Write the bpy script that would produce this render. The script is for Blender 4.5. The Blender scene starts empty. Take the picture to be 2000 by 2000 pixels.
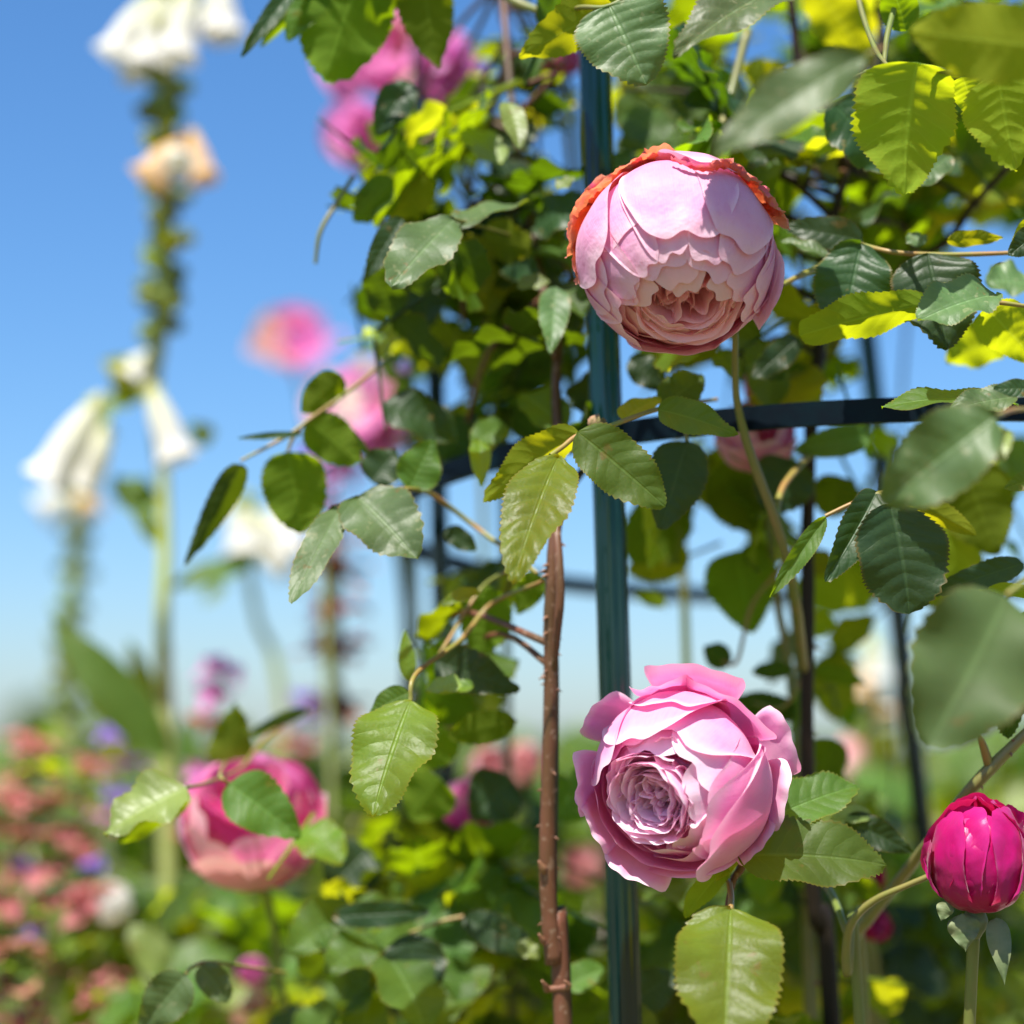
import bpy, math, random
import numpy as np
from mathutils import Vector, Matrix, noise as mnoise
rad = math.radians
scene = bpy.context.scene
col = scene.collection

# ------------------------------------------------------------------ camera, sky, sun, exposure
CAM = np.array([0.0, 0.0, 1.40])
PITCH = rad(6.6)
FWD = np.array([0, math.cos(PITCH), math.sin(PITCH)])
UPV = np.array([0, -math.sin(PITCH), math.cos(PITCH)])
RGT = np.array([1.0, 0, 0])
FPX = 2000 * 50 / 24.0
cd = bpy.data.cameras.new('camera'); cam = bpy.data.objects.new('camera', cd); col.objects.link(cam)
cd.lens = 50; cd.sensor_width = 24; cd.sensor_fit = 'HORIZONTAL'
cd.clip_start = 0.05; cd.clip_end = 2000
cam.location = CAM; cam.rotation_euler = (math.pi / 2 + PITCH, 0, 0)
cd.dof.use_dof = True; cd.dof.focus_distance = 0.865; cd.dof.aperture_fstop = 2.3
scene.camera = cam
SUN_EL, SUN_AZ = rad(64), rad(-155)          # azimuth from +Y (view direction), negative = left
SV = np.array([math.sin(SUN_AZ) * math.cos(SUN_EL), math.cos(SUN_AZ) * math.cos(SUN_EL), math.sin(SUN_EL)])
w = bpy.data.worlds.new('World'); scene.world = w; w.use_nodes = True
nt = w.node_tree; nt.nodes.clear()
sky = nt.nodes.new('ShaderNodeTexSky'); sky.sky_type = 'NISHITA'; sky.sun_disc = False
sky.sun_elevation = SUN_EL; sky.sun_rotation = SUN_AZ
sky.altitude = 0; sky.air_density = 1.0; sky.dust_density = 0.9; sky.ozone_density = 8.5
bg = nt.nodes.new('ShaderNodeBackground'); bg.inputs[1].default_value = 0.090
wo = nt.nodes.new('ShaderNodeOutputWorld')
hs = nt.nodes.new('ShaderNodeHueSaturation'); hs.inputs['Saturation'].default_value = 1.14
nt.links.new(sky.outputs[0], hs.inputs['Color']); nt.links.new(hs.outputs[0], bg.inputs[0]); nt.links.new(bg.outputs[0], wo.inputs[0])
sl = bpy.data.lights.new('sun', 'SUN'); sl.energy = 5.0; sl.angle = rad(0.53); sl.color = (1.0, 0.95, 0.87)
so = bpy.data.objects.new('sun', sl); col.objects.link(so)
so.rotation_euler = Vector(SV).to_track_quat('Z', 'Y').to_euler(); so.location = (0, 0, 6)
scene.view_settings.view_transform = 'Standard'; scene.view_settings.look = 'None'
scene.view_settings.exposure = 0.98; scene.view_settings.gamma = 1.0
try:
    scene.cycles.use_denoising = True
    scene.cycles.max_bounces = 10; scene.cycles.diffuse_bounces = 5; scene.cycles.transmission_bounces = 6
    scene.cycles.caustics_reflective = False; scene.cycles.caustics_refractive = False
except Exception:
    pass

def at(px, py, d):
    """point seen at pixel px,py (2000 px frame) at depth d metres"""
    return CAM + d * (FWD + RGT * (px - 1000) / FPX - UPV * (py - 1000) / FPX)
def mpp(d): return d / FPX

# ------------------------------------------------------------------ materials
def new_mat(name):
    m = bpy.data.materials.new(name); m.use_nodes = True; t = m.node_tree; t.nodes.clear()
    return m, t
class G:
    """tiny node graph helper"""
    def __init__(s, t): s.t = t
    def n(s, typ, **k):
        x = s.t.nodes.new(typ)
        for a, b in k.items(): setattr(x, a, b)
        return x
    def put(s, sock, v):
        if hasattr(v, 'is_linked') or hasattr(v, 'links'): s.t.links.new(v, sock)
        elif isinstance(v, (tuple, list)) and len(v) == 3 and sock.type == 'RGBA': sock.default_value = (*v, 1)
        else: sock.default_value = v
    def math(s, op, a, b=0.0, c=None, clamp=False):
        x = s.n('ShaderNodeMath', operation=op, use_clamp=clamp); s.put(x.inputs[0], a); s.put(x.inputs[1], b)
        if c is not None: s.put(x.inputs[2], c)
        return x.outputs[0]
    def mix(s, f, a, b, blend='MIX'):
        x = s.n('ShaderNodeMix', data_type='RGBA', blend_type=blend); s.put(x.inputs[0], f); s.put(x.inputs[6], a); s.put(x.inputs[7], b)
        return x.outputs[2]
    def sstep(s, v, a, b):
        x = s.n('ShaderNodeMapRange', interpolation_type='SMOOTHSTEP'); s.put(x.inputs[0], v); x.inputs[1].default_value = a; x.inputs[2].default_value = b
        return x.outputs[0]
    def noise(s, vec, scale, detail=3, rough=0.55):
        x = s.n('ShaderNodeTexNoise'); s.put(x.inputs['Vector'], vec); x.inputs['Scale'].default_value = scale
        x.inputs['Detail'].default_value = detail; x.inputs['Roughness'].default_value = rough
        return x.outputs[0]
    def bump(s, h, st, dist):
        x = s.n('ShaderNodeBump'); s.put(x.inputs['Height'], h); x.inputs['Strength'].default_value = st; x.inputs['Distance'].default_value = dist
        return x.outputs[0]

def leaf_mat(name, top, under, trans, tf=0.45, rough=0.42, nveins=8.0, edge=(0.30, 0.16, 0.03), bump=0.5, spec=0.5, spots=0.0):
    m, t = new_mat(name); g = G(t)
    uv = g.n('ShaderNodeUVMap').outputs[0]
    sp = g.n('ShaderNodeSeparateXYZ'); g.put(sp.inputs[0], uv)
    u = sp.outputs[0]
    v = g.math('ABSOLUTE', g.math('MULTIPLY_ADD', sp.outputs[1], 2.0, -1.0))
    obj = g.n('ShaderNodeTexCoord').outputs['Object']
    rnd = g.n('ShaderNodeObjectInfo').outputs['Random']
    # veins curve towards the tip
    ph = g.math('MULTIPLY', g.math('SUBTRACT', u, g.math('MULTIPLY', g.math('POWER', v, 1.3), 0.17)), nveins)
    nz = g.noise(obj, 55.0, 2)
    ph = g.math('ADD', ph, g.math('MULTIPLY', nz, 0.9))
    fr = g.math('ABSOLUTE', g.math('SUBTRACT', g.math('FRACT', ph), 0.5))   # 0 at vein
    lat = g.math('SUBTRACT', 1.0, g.sstep(fr, 0.0, 0.055))
    mid = g.math('SUBTRACT', 1.0, g.sstep(v, 0.015, 0.075))
    vein = g.math('MAXIMUM', g.math('MULTIPLY', lat, 0.6), mid)
    vo = g.n('ShaderNodeTexVoronoi', feature='DISTANCE_TO_EDGE'); g.put(vo.inputs['Vector'], obj); vo.inputs['Scale'].default_value = 420.0
    net = g.math('SUBTRACT', 1.0, g.sstep(vo.outputs[0], 0.0, 0.12))
    big = g.noise(obj, 28.0, 3)
    c = g.mix(g.sstep(big, 0.3, 0.7), tuple(x * 0.72 for x in top), tuple(x * 1.25 for x in top))
    c = g.mix(g.math('MAXIMUM', g.math('MULTIPLY', lat, 0.07), g.math('MULTIPLY', mid, 0.32)), c, tuple(min(1, x * 2.3 + 0.02) for x in top))
    c = g.mix(g.math('MULTIPLY', net, 0.12), c, tuple(min(1, x * 1.8 + 0.01) for x in top))
    dm = g.sstep(g.noise(obj, 75.0, 4, 0.7), 0.63, 0.68)
    c = g.mix(g.math('MULTIPLY', dm, 0.7), c, (0.16, 0.10, 0.03))
    if spots > 0:
        s2 = g.sstep(g.noise(obj, 260.0, 2), 0.60, 0.70)
        c = g.mix(g.math('MULTIPLY', s2, spots), c, (0.34, 0.33, 0.18))
    cu = g.mix(g.math('MULTIPLY', vein, 0.5), under, tuple(min(1, x * 1.7) for x in under))
    ed = g.sstep(v, 0.93, 1.0)
    geo = g.n('ShaderNodeNewGeometry')
    cc = g.mix(geo.outputs['Backfacing'], c, cu)
    cc = g.mix(g.math('MULTIPLY', ed, 0.35), cc, edge)
    hv = g.n('ShaderNodeHueSaturation'); g.put(hv.inputs['Color'], cc)
    g.put(hv.inputs['Hue'], g.math('MULTIPLY_ADD', rnd, 0.03, 0.485)); g.put(hv.inputs['Value'], g.math('MULTIPLY_ADD', rnd, 0.5, 0.75))
    h = g.math('SUBTRACT', g.math('MULTIPLY', g.math('SQRT', g.math('MINIMUM', fr, 0.3)), 0.55), g.math('MULTIPLY', mid, 0.7))
    h = g.math('ADD', h, g.math('MULTIPLY', vo.outputs[0], 0.25))
    h = g.math('ADD', h, g.math('MULTIPLY', g.noise(obj, 130.0, 3), 0.8))
    bn = g.bump(h, bump, 0.0009)
    pr = g.n('ShaderNodeBsdfPrincipled'); g.put(pr.inputs['Base Color'], hv.outputs[0]); g.put(pr.inputs['Normal'], bn)
    g.put(pr.inputs['Roughness'], g.math('MULTIPLY_ADD', geo.outputs['Backfacing'], 0.3, rough)); g.put(pr.inputs['Specular IOR Level'], g.math('MULTIPLY_ADD', geo.outputs['Backfacing'], -spec * 0.8, spec))
    tr = g.n('ShaderNodeBsdfTranslucent')
    tcol = g.mix(g.math('MULTIPLY', vein, 0.55), trans, tuple(min(1, x * 1.35 + 0.03) for x in trans))
    tcol = g.mix(g.math('MULTIPLY', g.sstep(big, 0.25, 0.75), 0.35), tcol, tuple(x * 0.55 for x in trans))
    h2 = g.n('ShaderNodeHueSaturation'); g.put(h2.inputs['Color'], tcol); g.put(h2.inputs['Hue'], g.math('MULTIPLY_ADD', rnd, 0.035, 0.483)); g.put(h2.inputs['Value'], g.math('MULTIPLY_ADD', rnd, 0.4, 0.8))
    g.put(tr.inputs['Color'], h2.outputs[0]); g.put(tr.inputs['Normal'], g.bump(g.math('MULTIPLY', g.noise(obj, 90.0, 3), 1.0), 0.25, 0.0006))
    ms = g.n('ShaderNodeMixShader'); ms.inputs[0].default_value = tf
    t.links.new(pr.outputs[0], ms.inputs[1]); t.links.new(tr.outputs[0], ms.inputs[2])
    o = g.n('ShaderNodeOutputMaterial'); t.links.new(ms.outputs[0], o.inputs[0])
    return m

def petal_mat(name, base, edge, deep, trans, tf=0.4, rough=0.55, fib=0.35, blotch=None, blotch_amt=0.0, wr=0.25, e0=0.86):
    """UV: x = 0 at claw .. 1 at rim, y = 0..1 across"""
    m, t = new_mat(name); g = G(t)
    uv = g.n('ShaderNodeUVMap').outputs[0]
    sp = g.n('ShaderNodeSeparateXYZ'); g.put(sp.inputs[0], uv)
    u = sp.outputs[0]; v = g.math('ABSOLUTE', g.math('MULTIPLY_ADD', sp.outputs[1], 2.0, -1.0))
    obj = g.n('ShaderNodeTexCoord').outputs['Object']
    mp = g.n('ShaderNodeMapping'); g.put(mp.inputs[0], uv); mp.inputs['Scale'].default_value = (2.0, 40.0, 1.0)
    fibn = g.noise(mp.outputs[0], 3.0, 4, 0.6)
    big = g.noise(obj, 42.0, 4, 0.6)
    fine = g.noise(obj, 400.0, 2)
    e = g.math('MAXIMUM', u, g.math('MULTIPLY', v, g.sstep(u, 0.2, 0.6)))
    c = g.mix(g.sstep(u, 0.15, 0.8), deep, base)
    c = g.mix(g.math('MULTIPLY', g.sstep(fibn, 0.35, 0.75), fib), c, deep)
    c = g.mix(g.math('MULTIPLY', g.sstep(big, 0.35, 0.7), 0.35), c, edge)
    c = g.mix(g.math('MULTIPLY', g.sstep(e, e0, 1.0), 0.85), c, edge)
    if blotch is not None:
        b = g.sstep(g.noise(obj, 95.0, 4, 0.65), 0.5, 0.66)
        c = g.mix(g.math('MULTIPLY', b, blotch_amt), c, blotch)
    h = g.math('ADD', g.math('MULTIPLY', fibn, 0.22), g.math('MULTIPLY', big, 2.4))
    h = g.math('ADD', h, g.math('MULTIPLY', fine, 0.12))
    bn = g.bump(h, wr, 0.0012)
    pr = g.n('ShaderNodeBsdfPrincipled'); g.put(pr.inputs['Base Color'], c); g.put(pr.inputs['Normal'], bn)
    pr.inputs['Roughness'].default_value = rough; pr.inputs['Specular IOR Level'].default_value = 0.3
    pr.inputs['Sheen Weight'].default_value = 0.15; pr.inputs['Sheen Roughness'].default_value = 0.4
    tr = g.n('ShaderNodeBsdfTranslucent'); g.put(tr.inputs['Color'], g.mix(0.5, trans, c, 'MIX') if tf < 0.3 else g.mix(0.25, trans, c)); g.put(tr.inputs['Normal'], bn)
    ms = g.n('ShaderNodeMixShader'); ms.inputs[0].default_value = tf
    t.links.new(pr.outputs[0], ms.inputs[1]); t.links.new(tr.outputs[0], ms.inputs[2])
    o = g.n('ShaderNodeOutputMaterial'); t.links.new(ms.outputs[0], o.inputs[0])
    return m

def solid_mat(name, c1, c2, scale=60, rough=0.5, spec=0.5, bump=0.3, stretch=None, coat=0.0, metal=0.0, dist=0.001, c3=None, c3scale=200):
    m, t = new_mat(name); g = G(t)
    obj = g.n('ShaderNodeTexCoord').outputs['Object']
    vec = obj
    if stretch:
        mp = g.n('ShaderNodeMapping'); g.put(mp.inputs[0], obj); mp.inputs['Scale'].default_value = stretch; vec = mp.outputs[0]
    nz = g.noise(vec, scale, 4, 0.6)
    c = g.mix(g.sstep(nz, 0.35, 0.65), c1, c2)
    if c3: c = g.mix(g.sstep(g.noise(obj, c3scale, 2), 0.58, 0.68), c, c3)
    pr = g.n('ShaderNodeBsdfPrincipled'); g.put(pr.inputs['Base Color'], c)
    g.put(pr.inputs['Normal'], g.bump(nz, bump, dist)); g.put(pr.inputs['Roughness'], g.math('MULTIPLY_ADD', nz, 0.2, rough - 0.1))
    pr.inputs['Specular IOR Level'].default_value = spec; pr.inputs['Coat Weight'].default_value = coat; pr.inputs['Metallic'].default_value = metal
    pr.inputs['Coat Roughness'].default_value = 0.07
    o = g.n('ShaderNodeOutputMaterial'); t.links.new(pr.outputs[0], o.inputs[0])
    return m

M = {}
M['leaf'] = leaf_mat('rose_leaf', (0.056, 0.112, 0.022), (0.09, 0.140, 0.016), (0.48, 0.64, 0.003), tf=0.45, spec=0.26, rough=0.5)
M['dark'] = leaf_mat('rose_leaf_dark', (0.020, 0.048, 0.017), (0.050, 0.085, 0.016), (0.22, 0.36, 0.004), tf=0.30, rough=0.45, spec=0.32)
M['young'] = leaf_mat('rose_leaf_young', (0.085, 0.18, 0.018), (0.17, 0.23, 0.02), (0.84, 0.84, 0.010), tf=0.53, rough=0.45, spec=0.4, bump=0.6)
M['silver'] = leaf_mat('rose_leaf_glossy', (0.070, 0.125, 0.042), (0.11, 0.16, 0.05), (0.40, 0.52, 0.02), tf=0.30, rough=0.48, spec=0.42, spots=0.35, bump=0.35)
M['big'] = leaf_mat('rose_leaf_near', (0.065, 0.125, 0.040), (0.10, 0.15, 0.05), (0.38, 0.50, 0.02), tf=0.3, rough=0.6, spec=0.3, bump=0.12)
M['broad'] = leaf_mat('broad_leaf', (0.055, 0.11, 0.012), (0.09, 0.14, 0.02), (0.50, 0.60, 0.006), tf=0.45, rough=0.5, nveins=7)
M['pale'] = leaf_mat('pale_leaf', (0.18, 0.25, 0.06), (0.20, 0.26, 0.07), (0.60, 0.66, 0.06), tf=0.35, rough=0.45)
M['petal1'] = petal_mat('rose_petal_lilac', (0.82, 0.40, 0.62), (0.92, 0.66, 0.74), (0.74, 0.20, 0.46), (1.0, 0.38, 0.55), tf=0.34, blotch=(0.70, 0.20, 0.46), blotch_amt=0.22, wr=0.75)
M['petal1in'] = petal_mat('rose_petal_peach', (0.92, 0.54, 0.62), (0.95, 0.74, 0.74), (0.80, 0.18, 0.38), (1.0, 0.50, 0.60), tf=0.48, wr=0.3)
M['wither'] = petal_mat('rose_petal_withered', (0.80, 0.22, 0.13), (0.80, 0.36, 0.24), (0.85, 0.10, 0.22), (1.0, 0.30, 0.08), tf=0.5, blotch=(0.80, 0.03, 0.30), blotch_amt=0.7, wr=1.0, fib=0.5)
M['petal2'] = petal_mat('rose_petal_pink', (0.86, 0.38, 0.62), (0.94, 0.72, 0.80), (0.84, 0.17, 0.52), (0.98, 0.20, 0.54), tf=0.38, wr=0.25, e0=0.9)
M['petal2in'] = petal_mat('rose_petal_inner', (0.94, 0.62, 0.82), (0.97, 0.84, 0.92), (0.84, 0.26, 0.54), (1.0, 0.40, 0.62), tf=0.42, wr=0.3)
M['magenta'] = petal_mat('rose_petal_magenta', (0.44, 0.003, 0.13), (0.54, 0.02, 0.22), (0.34, 0.001, 0.04), (0.9, 0.01, 0.10), tf=0.30, rough=0.32, wr=0.25)
M['mauve'] = petal_mat('petal_mauve', (0.72, 0.25, 0.62), (0.84, 0.50, 0.74), (0.66, 0.10, 0.45), (0.9, 0.25, 0.6), tf=0.45)
M['hot'] = petal_mat('petal_hot', (0.66, 0.06, 0.34), (0.90, 0.38, 0.44), (0.50, 0.02, 0.30), (0.9, 0.06, 0.40), tf=0.4)
M['blush'] = petal_mat('petal_blush', (0.80, 0.46, 0.48), (0.88, 0.62, 0.60), (0.75, 0.30, 0.34), (0.9, 0.5, 0.45), tf=0.4)
M['white'] = petal_mat('petal_white', (0.82, 0.80, 0.74), (0.86, 0.84, 0.80), (0.72, 0.72, 0.45), (0.85, 0.82, 0.70), tf=0.40, fib=0.1)
M['cream'] = petal_mat('petal_cream', (0.80, 0.62, 0.40), (0.75, 0.40, 0.16), (0.80, 0.50, 0.18), (0.9, 0.6, 0.25), tf=0.4, fib=0.1)
M['salmon'] = petal_mat('bract_salmon', (0.48, 0.13, 0.16), (0.60, 0.28, 0.28), (0.34, 0.12, 0.07), (0.8, 0.25, 0.2), tf=0.4)
M['violet'] = petal_mat('petal_violet', (0.30, 0.16, 0.70), (0.52, 0.40, 0.85), (0.20, 0.06, 0.52), (0.4, 0.2, 0.85), tf=0.4)
M['rust'] = petal_mat('calyx_rust', (0.42, 0.20, 0.12), (0.50, 0.26, 0.18), (0.30, 0.10, 0.06), (0.5, 0.2, 0.1), tf=0.3)
M['bark'] = solid_mat('cane_bark', (0.034, 0.028, 0.010), (0.060, 0.028, 0.016), 40, 0.5, 0.5, 0.5, (1, 1, 0.25), c3=(0.20, 0.13, 0.09), c3scale=260)
M['redbark'] = solid_mat('cane_red', (0.15, 0.055, 0.032), (0.075, 0.050, 0.018), 30, 0.45, 0.4, 0.5, (1, 1, 0.2), c3=(0.20, 0.12, 0.08), c3scale=300)
M['stem'] = solid_mat('green_stem', (0.13, 0.17, 0.035), (0.20, 0.17, 0.05), 50, 0.42, 0.5, 0.3, (1, 1, 0.3))
M['twig'] = solid_mat('leaf_stalk', (0.20, 0.22, 0.04), (0.30, 0.16, 0.05), 60, 0.45, 0.5, 0.2)
M['thorn'] = solid_mat('thorn', (0.16, 0.06, 0.035), (0.24, 0.12, 0.06), 200, 0.5)
M['post'] = solid_mat('coated_steel', (0.0005, 0.020, 0.018), (0.0005, 0.011, 0.012), 90, 0.13, 0.35, 0.08, (1, 1, 0.05), coat=0.4, dist=0.0006)
M['band'] = solid_mat('coated_band', (0.001, 0.008, 0.012), (0.001, 0.004, 0.008), 60, 0.45, 0.10, 0.15, None, coat=0.05)
M['sepal'] = solid_mat('sepal', (0.09, 0.13, 0.05), (0.17, 0.19, 0.09), 90, 0.6, 0.3, 0.3)
M['hip'] = solid_mat('spent_bloom', (0.40, 0.22, 0.14), (0.16, 0.14, 0.05), 120, 0.7, 0.2, 0.6)
M['ground'] = solid_mat('garden_soil', (0.10, 0.12, 0.035), (0.20, 0.15, 0.08), 0.9, 0.9, 0.2, 0.5)
M['path'] = solid_mat('gravel_path', (0.42, 0.32, 0.27), (0.52, 0.42, 0.36), 12, 0.9, 0.2, 0.5)
M['trunk'] = solid_mat('tree_trunk', (0.09, 0.06, 0.04), (0.14, 0.10, 0.07), 8, 0.85, 0.2, 0.5)
M['darkbark'] = solid_mat('dark_cane', (0.014, 0.009, 0.005), (0.035, 0.016, 0.009), 40, 0.55, 0.3, 0.5, (1, 1, 0.25))
M['foxstem'] = solid_mat('flower_stem', (0.34, 0.40, 0.10), (0.42, 0.44, 0.16), 40, 0.6, 0.3, 0.2)

# ------------------------------------------------------------------ object helpers
ROOTLOC = {}
def tag(o, label=None, cat=None, group=None, kind=None):
    if label: o['label'] = label
    if cat: o['category'] = cat
    if group: o['group'] = group
    if kind: o['kind'] = kind
    return o
def thing(name, loc, label, cat, group=None, kind=None):
    o = bpy.data.objects.new(name, None); col.objects.link(o); o.location = Vector([float(x) for x in loc])
    o.empty_display_size = 0.02
    tag(o, label, cat, group, kind); ROOTLOC[o.name] = np.array(loc, float)
    return o
def rootloc(o):
    while o.parent: o = o.parent
    return ROOTLOC.get(o.name, np.zeros(3))
def mesh_from(name, V, F, UV=None, smooth=True):
    me = bpy.data.meshes.new(name)
    me.from_pydata([tuple(map(float, v)) for v in V], [], F); me.update()
    if UV is not None:
        ul = me.uv_layers.new(name='UVMap')
        idx = np.empty(len(me.loops), dtype=np.int32); me.loops.foreach_get('vertex_index', idx)
        ul.data.foreach_set('uv', np.asarray(UV, dtype=np.float32)[idx].ravel())
    if smooth: me.polygons.foreach_set('use_smooth', [True] * len(me.polygons))
    return me
def part(name, geo, mat, parent=None, smooth=True, label=None):
    V, F, UV = geo
    off = rootloc(parent) if parent else np.zeros(3)
    me = mesh_from(name, np.asarray(V) - off, F, UV, smooth); me.materials.append(M[mat] if isinstance(mat, str) else mat)
    o = bpy.data.objects.new(name, me); col.objects.link(o)
    if parent: o.parent = parent
    if label: o['label'] = label
    return o
def join(geos):
    V, F, UV, k = [], [], [], 0
    for g in geos:
        V.append(np.asarray(g[0])); F += [tuple(i + k for i in f) for f in g[1]]
        UV.append(np.asarray(g[2]) if g[2] is not None else np.zeros((len(g[0]), 2))); k += len(g[0])
    return np.concatenate(V), F, np.concatenate(UV)
def nrm(v): v = np.asarray(v, float); return v / (np.linalg.norm(v) + 1e-12)
def grid_faces(n, m, closed=False):
    F = []
    for i in range(n - 1):
        for j in range(m - 1 if not closed else m):
            a = i * m + j; b = i * m + (j + 1) % m
            F.append((a, b, b + m, a + m))
    return F
def smooth_path(P, k=6):
    P = np.asarray(P, float)
    if len(P) < 3: return np.array([P[0] + (P[-1] - P[0]) * t for t in np.linspace(0, 1, k + 1)])
    Q = np.vstack([2 * P[0] - P[1], P, 2 * P[-1] - P[-2]]); out = []
    for i in range(1, len(Q) - 2):
        for t in np.linspace(0, 1, k, endpoint=False):
            a, b, c, d = Q[i - 1], Q[i], Q[i + 1], Q[i + 2]
            out.append(0.5 * (2 * b + (c - a) * t + (2 * a - 5 * b + 4 * c - d) * t * t + (3 * b - a - 3 * c + d) * t ** 3))
    out.append(P[-1]); return np.array(out)
def tube(P, r, k=6, seg=10, prof=None, cap=True, knob=0.0, seed=0):
    """P world points, r radius or list per point"""
    n0 = len(P); C = smooth_path(P, k); n = len(C)
    R = np.interp(np.linspace(0, n0 - 1, n), np.arange(n0), r if np.ndim(r) else [r] * n0)
    if knob:
        rng = np.random.RandomState(seed); R = R * (1 + knob * (rng.rand(n) - 0.5))
    T = np.gradient(C, axis=0); T /= np.linalg.norm(T, axis=1)[:, None] + 1e-12
    N = nrm(np.cross(T[0], [0.3, 0.9, 0.2])); V = []; UV = []
    for i in range(n):
        N = nrm(N - T[i] * (N @ T[i])); B = np.cross(T[i], N)
        for j in range(seg):
            a = 2 * math.pi * j / seg; f = prof[j] if prof is not None else 1.0
            V.append(C[i] + R[i] * f * (math.cos(a) * N + math.sin(a) * B)); UV.append((i / n, j / seg))
    F = grid_faces(n, seg, True)
    if cap:
        F.append(tuple(range(seg))[::-1]); F.append(tuple((n - 1) * seg + j for j in range(seg)))
    return np.array(V), F, np.array(UV)

# ------------------------------------------------------------------ leaf geometry
def leaf_local(W, n=30, m=9, fold=0.25, droop=0.35, wave=0.03, teeth=14, quilt=0.018, seed=0, tip=0.8, tooth=0.075, base=0.55, twist=0.0):
    """unit-length leaf, stalk end at origin, along +X, top side +Z, half width W/2"""
    rng = random.Random(seed); p1, p2 = rng.random() * 6, rng.random() * 6
    us = np.linspace(0, 1, n); pk = base / (base + tip); nor = pk ** base * (1 - pk) ** tip
    ang = droop * us; xs = np.concatenate([[0], np.cumsum(np.cos((ang[1:] + ang[:-1]) / 2) * np.diff(us))]); zs = -np.concatenate([[0], np.cumsum(np.sin((ang[1:] + ang[:-1]) / 2) * np.diff(us))])
    V, UV = [], []
    for i, u in enumerate(us):
        hw = W / 2 * (u ** base * (1 - u) ** tip) / nor
        tw = twist * (u - 0.3)
        for j in range(m):
            v = -1 + 2 * j / (m - 1); a = abs(v)
            y = hw * v; du = 0
            if a > 0.99 and teeth and 0.04 < u < 0.985:
                f = (u * teeth * (1 + 0.08 * math.sin(9 * u + p1 + (2 if v > 0 else 0)))) % 1.0
                k = f if f < 0.67 else (1 - f) * 2
                y += math.copysign(tooth * W * k * (0.6 + 0.5 * math.sin(5 * u + p2) ** 2), v); du = 0.012 * k
            ph = (u - 0.17 * a ** 1.3) * 8
            z = fold * abs(y) + wave * W * math.sin(2 * math.pi * (2.2 * u) + p1 + (1.6 if v > 0 else 0)) * a * a * 2
            z += quilt * W * math.sin(math.pi * (ph % 1.0)) * math.sin(math.pi * min(1, a * 1.1)) if quilt else 0
            cz, sz = math.cos(ang[i]), math.sin(ang[i])
            y2 = y * math.cos(tw) - z * math.sin(tw); z2 = y * math.sin(tw) + z * math.cos(tw)
            V.append((xs[i] + z2 * sz + du, y2, zs[i] + z2 * cz)); UV.append((u, 0.5 + 0.5 * v))
    F = grid_faces(n, m)
    F = [(a, d, c, b) for (a, b, c, d) in F]   # top side up
    V = np.array(V); tipx = V[(n - 1) * m + m // 2]
    return V, F, np.array(UV), tipx
NV = {'F': (0, -0.80, 0.60), 'B': (0, 0.80, 0.60), 'V': (0.05, -0.99, 0.10), 'W': (0, 0.97, 0.24), 'U': (0, -0.45, 0.89), 'D': (0.0, 0.45, 0.89), 'G': (-0.38, -0.85, 0.38)}
def leaf_at(bx, by, tx, ty, wpx, d, kind='F', seed=0, hi=1, jit=0.2, **k):
    rng = random.Random(seed * 7 + int(bx) + int(ty))
    N = nrm(np.array(NV[kind]) + np.array([rng.uniform(-jit, jit), 0, rng.uniform(-jit, jit) * 0.5]))
    P0 = at(bx, by, d); ray = at(tx, ty, 1.0) - CAM
    den = ray @ N
    L0 = math.hypot(tx - bx, ty - by) * mpp(d)
    dt = ((P0 - CAM) @ N) / den if abs(den) > 0.12 else d
    dt = min(max(dt, d - 0.9 * L0), d + 0.9 * L0)
    P1 = CAM + ray * dt
    X = nrm(P1 - P0); N = nrm(N - X * (N @ X)); Y = np.cross(N, X)
    # visible share of the width
    sx, sy = Y @ RGT, Y @ UPV; cx, cy = X @ RGT, X @ UPV
    cl = math.hypot(cx, cy) + 1e-9; vis = abs(sx * cy - sy * cx) / cl
    L = np.linalg.norm(P1 - P0); W = wpx * mpp(d) / max(vis, 0.35) / L
    hs = {0: (14, 5, 0), 1: (43, 9, 13), 2: (96, 13, 24)}[hi]
    kk = dict(n=hs[0], m=hs[1], teeth=hs[2], fold=rng.uniform(0.1, 0.3), droop=rng.uniform(0.15, 0.5), wave=rng.uniform(0.02, 0.05), quilt=0.018 if hi else 0, seed=seed)
    kk.update(base=rng.uniform(.44, .64), tip=rng.uniform(.66, 1.05), twist=rng.uniform(-.35, .35)); kk.update(k)
    V, F, UV, tp = leaf_local(W, **kk)
    # chord of the bent leaf back on X
    a = math.atan2(tp[2], tp[0]); ln = math.hypot(tp[0], tp[2]); ca, sa = math.cos(-a), math.sin(-a)
    x = V[:, 0] * ca - V[:, 2] * sa; z = V[:, 0] * sa + V[:, 2] * ca
    s = L / ln
    Wd = P0 + s * (x[:, None] * X + V[:, 1][:, None] * Y + z[:, None] * N)
    return Wd, F, UV

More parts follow.
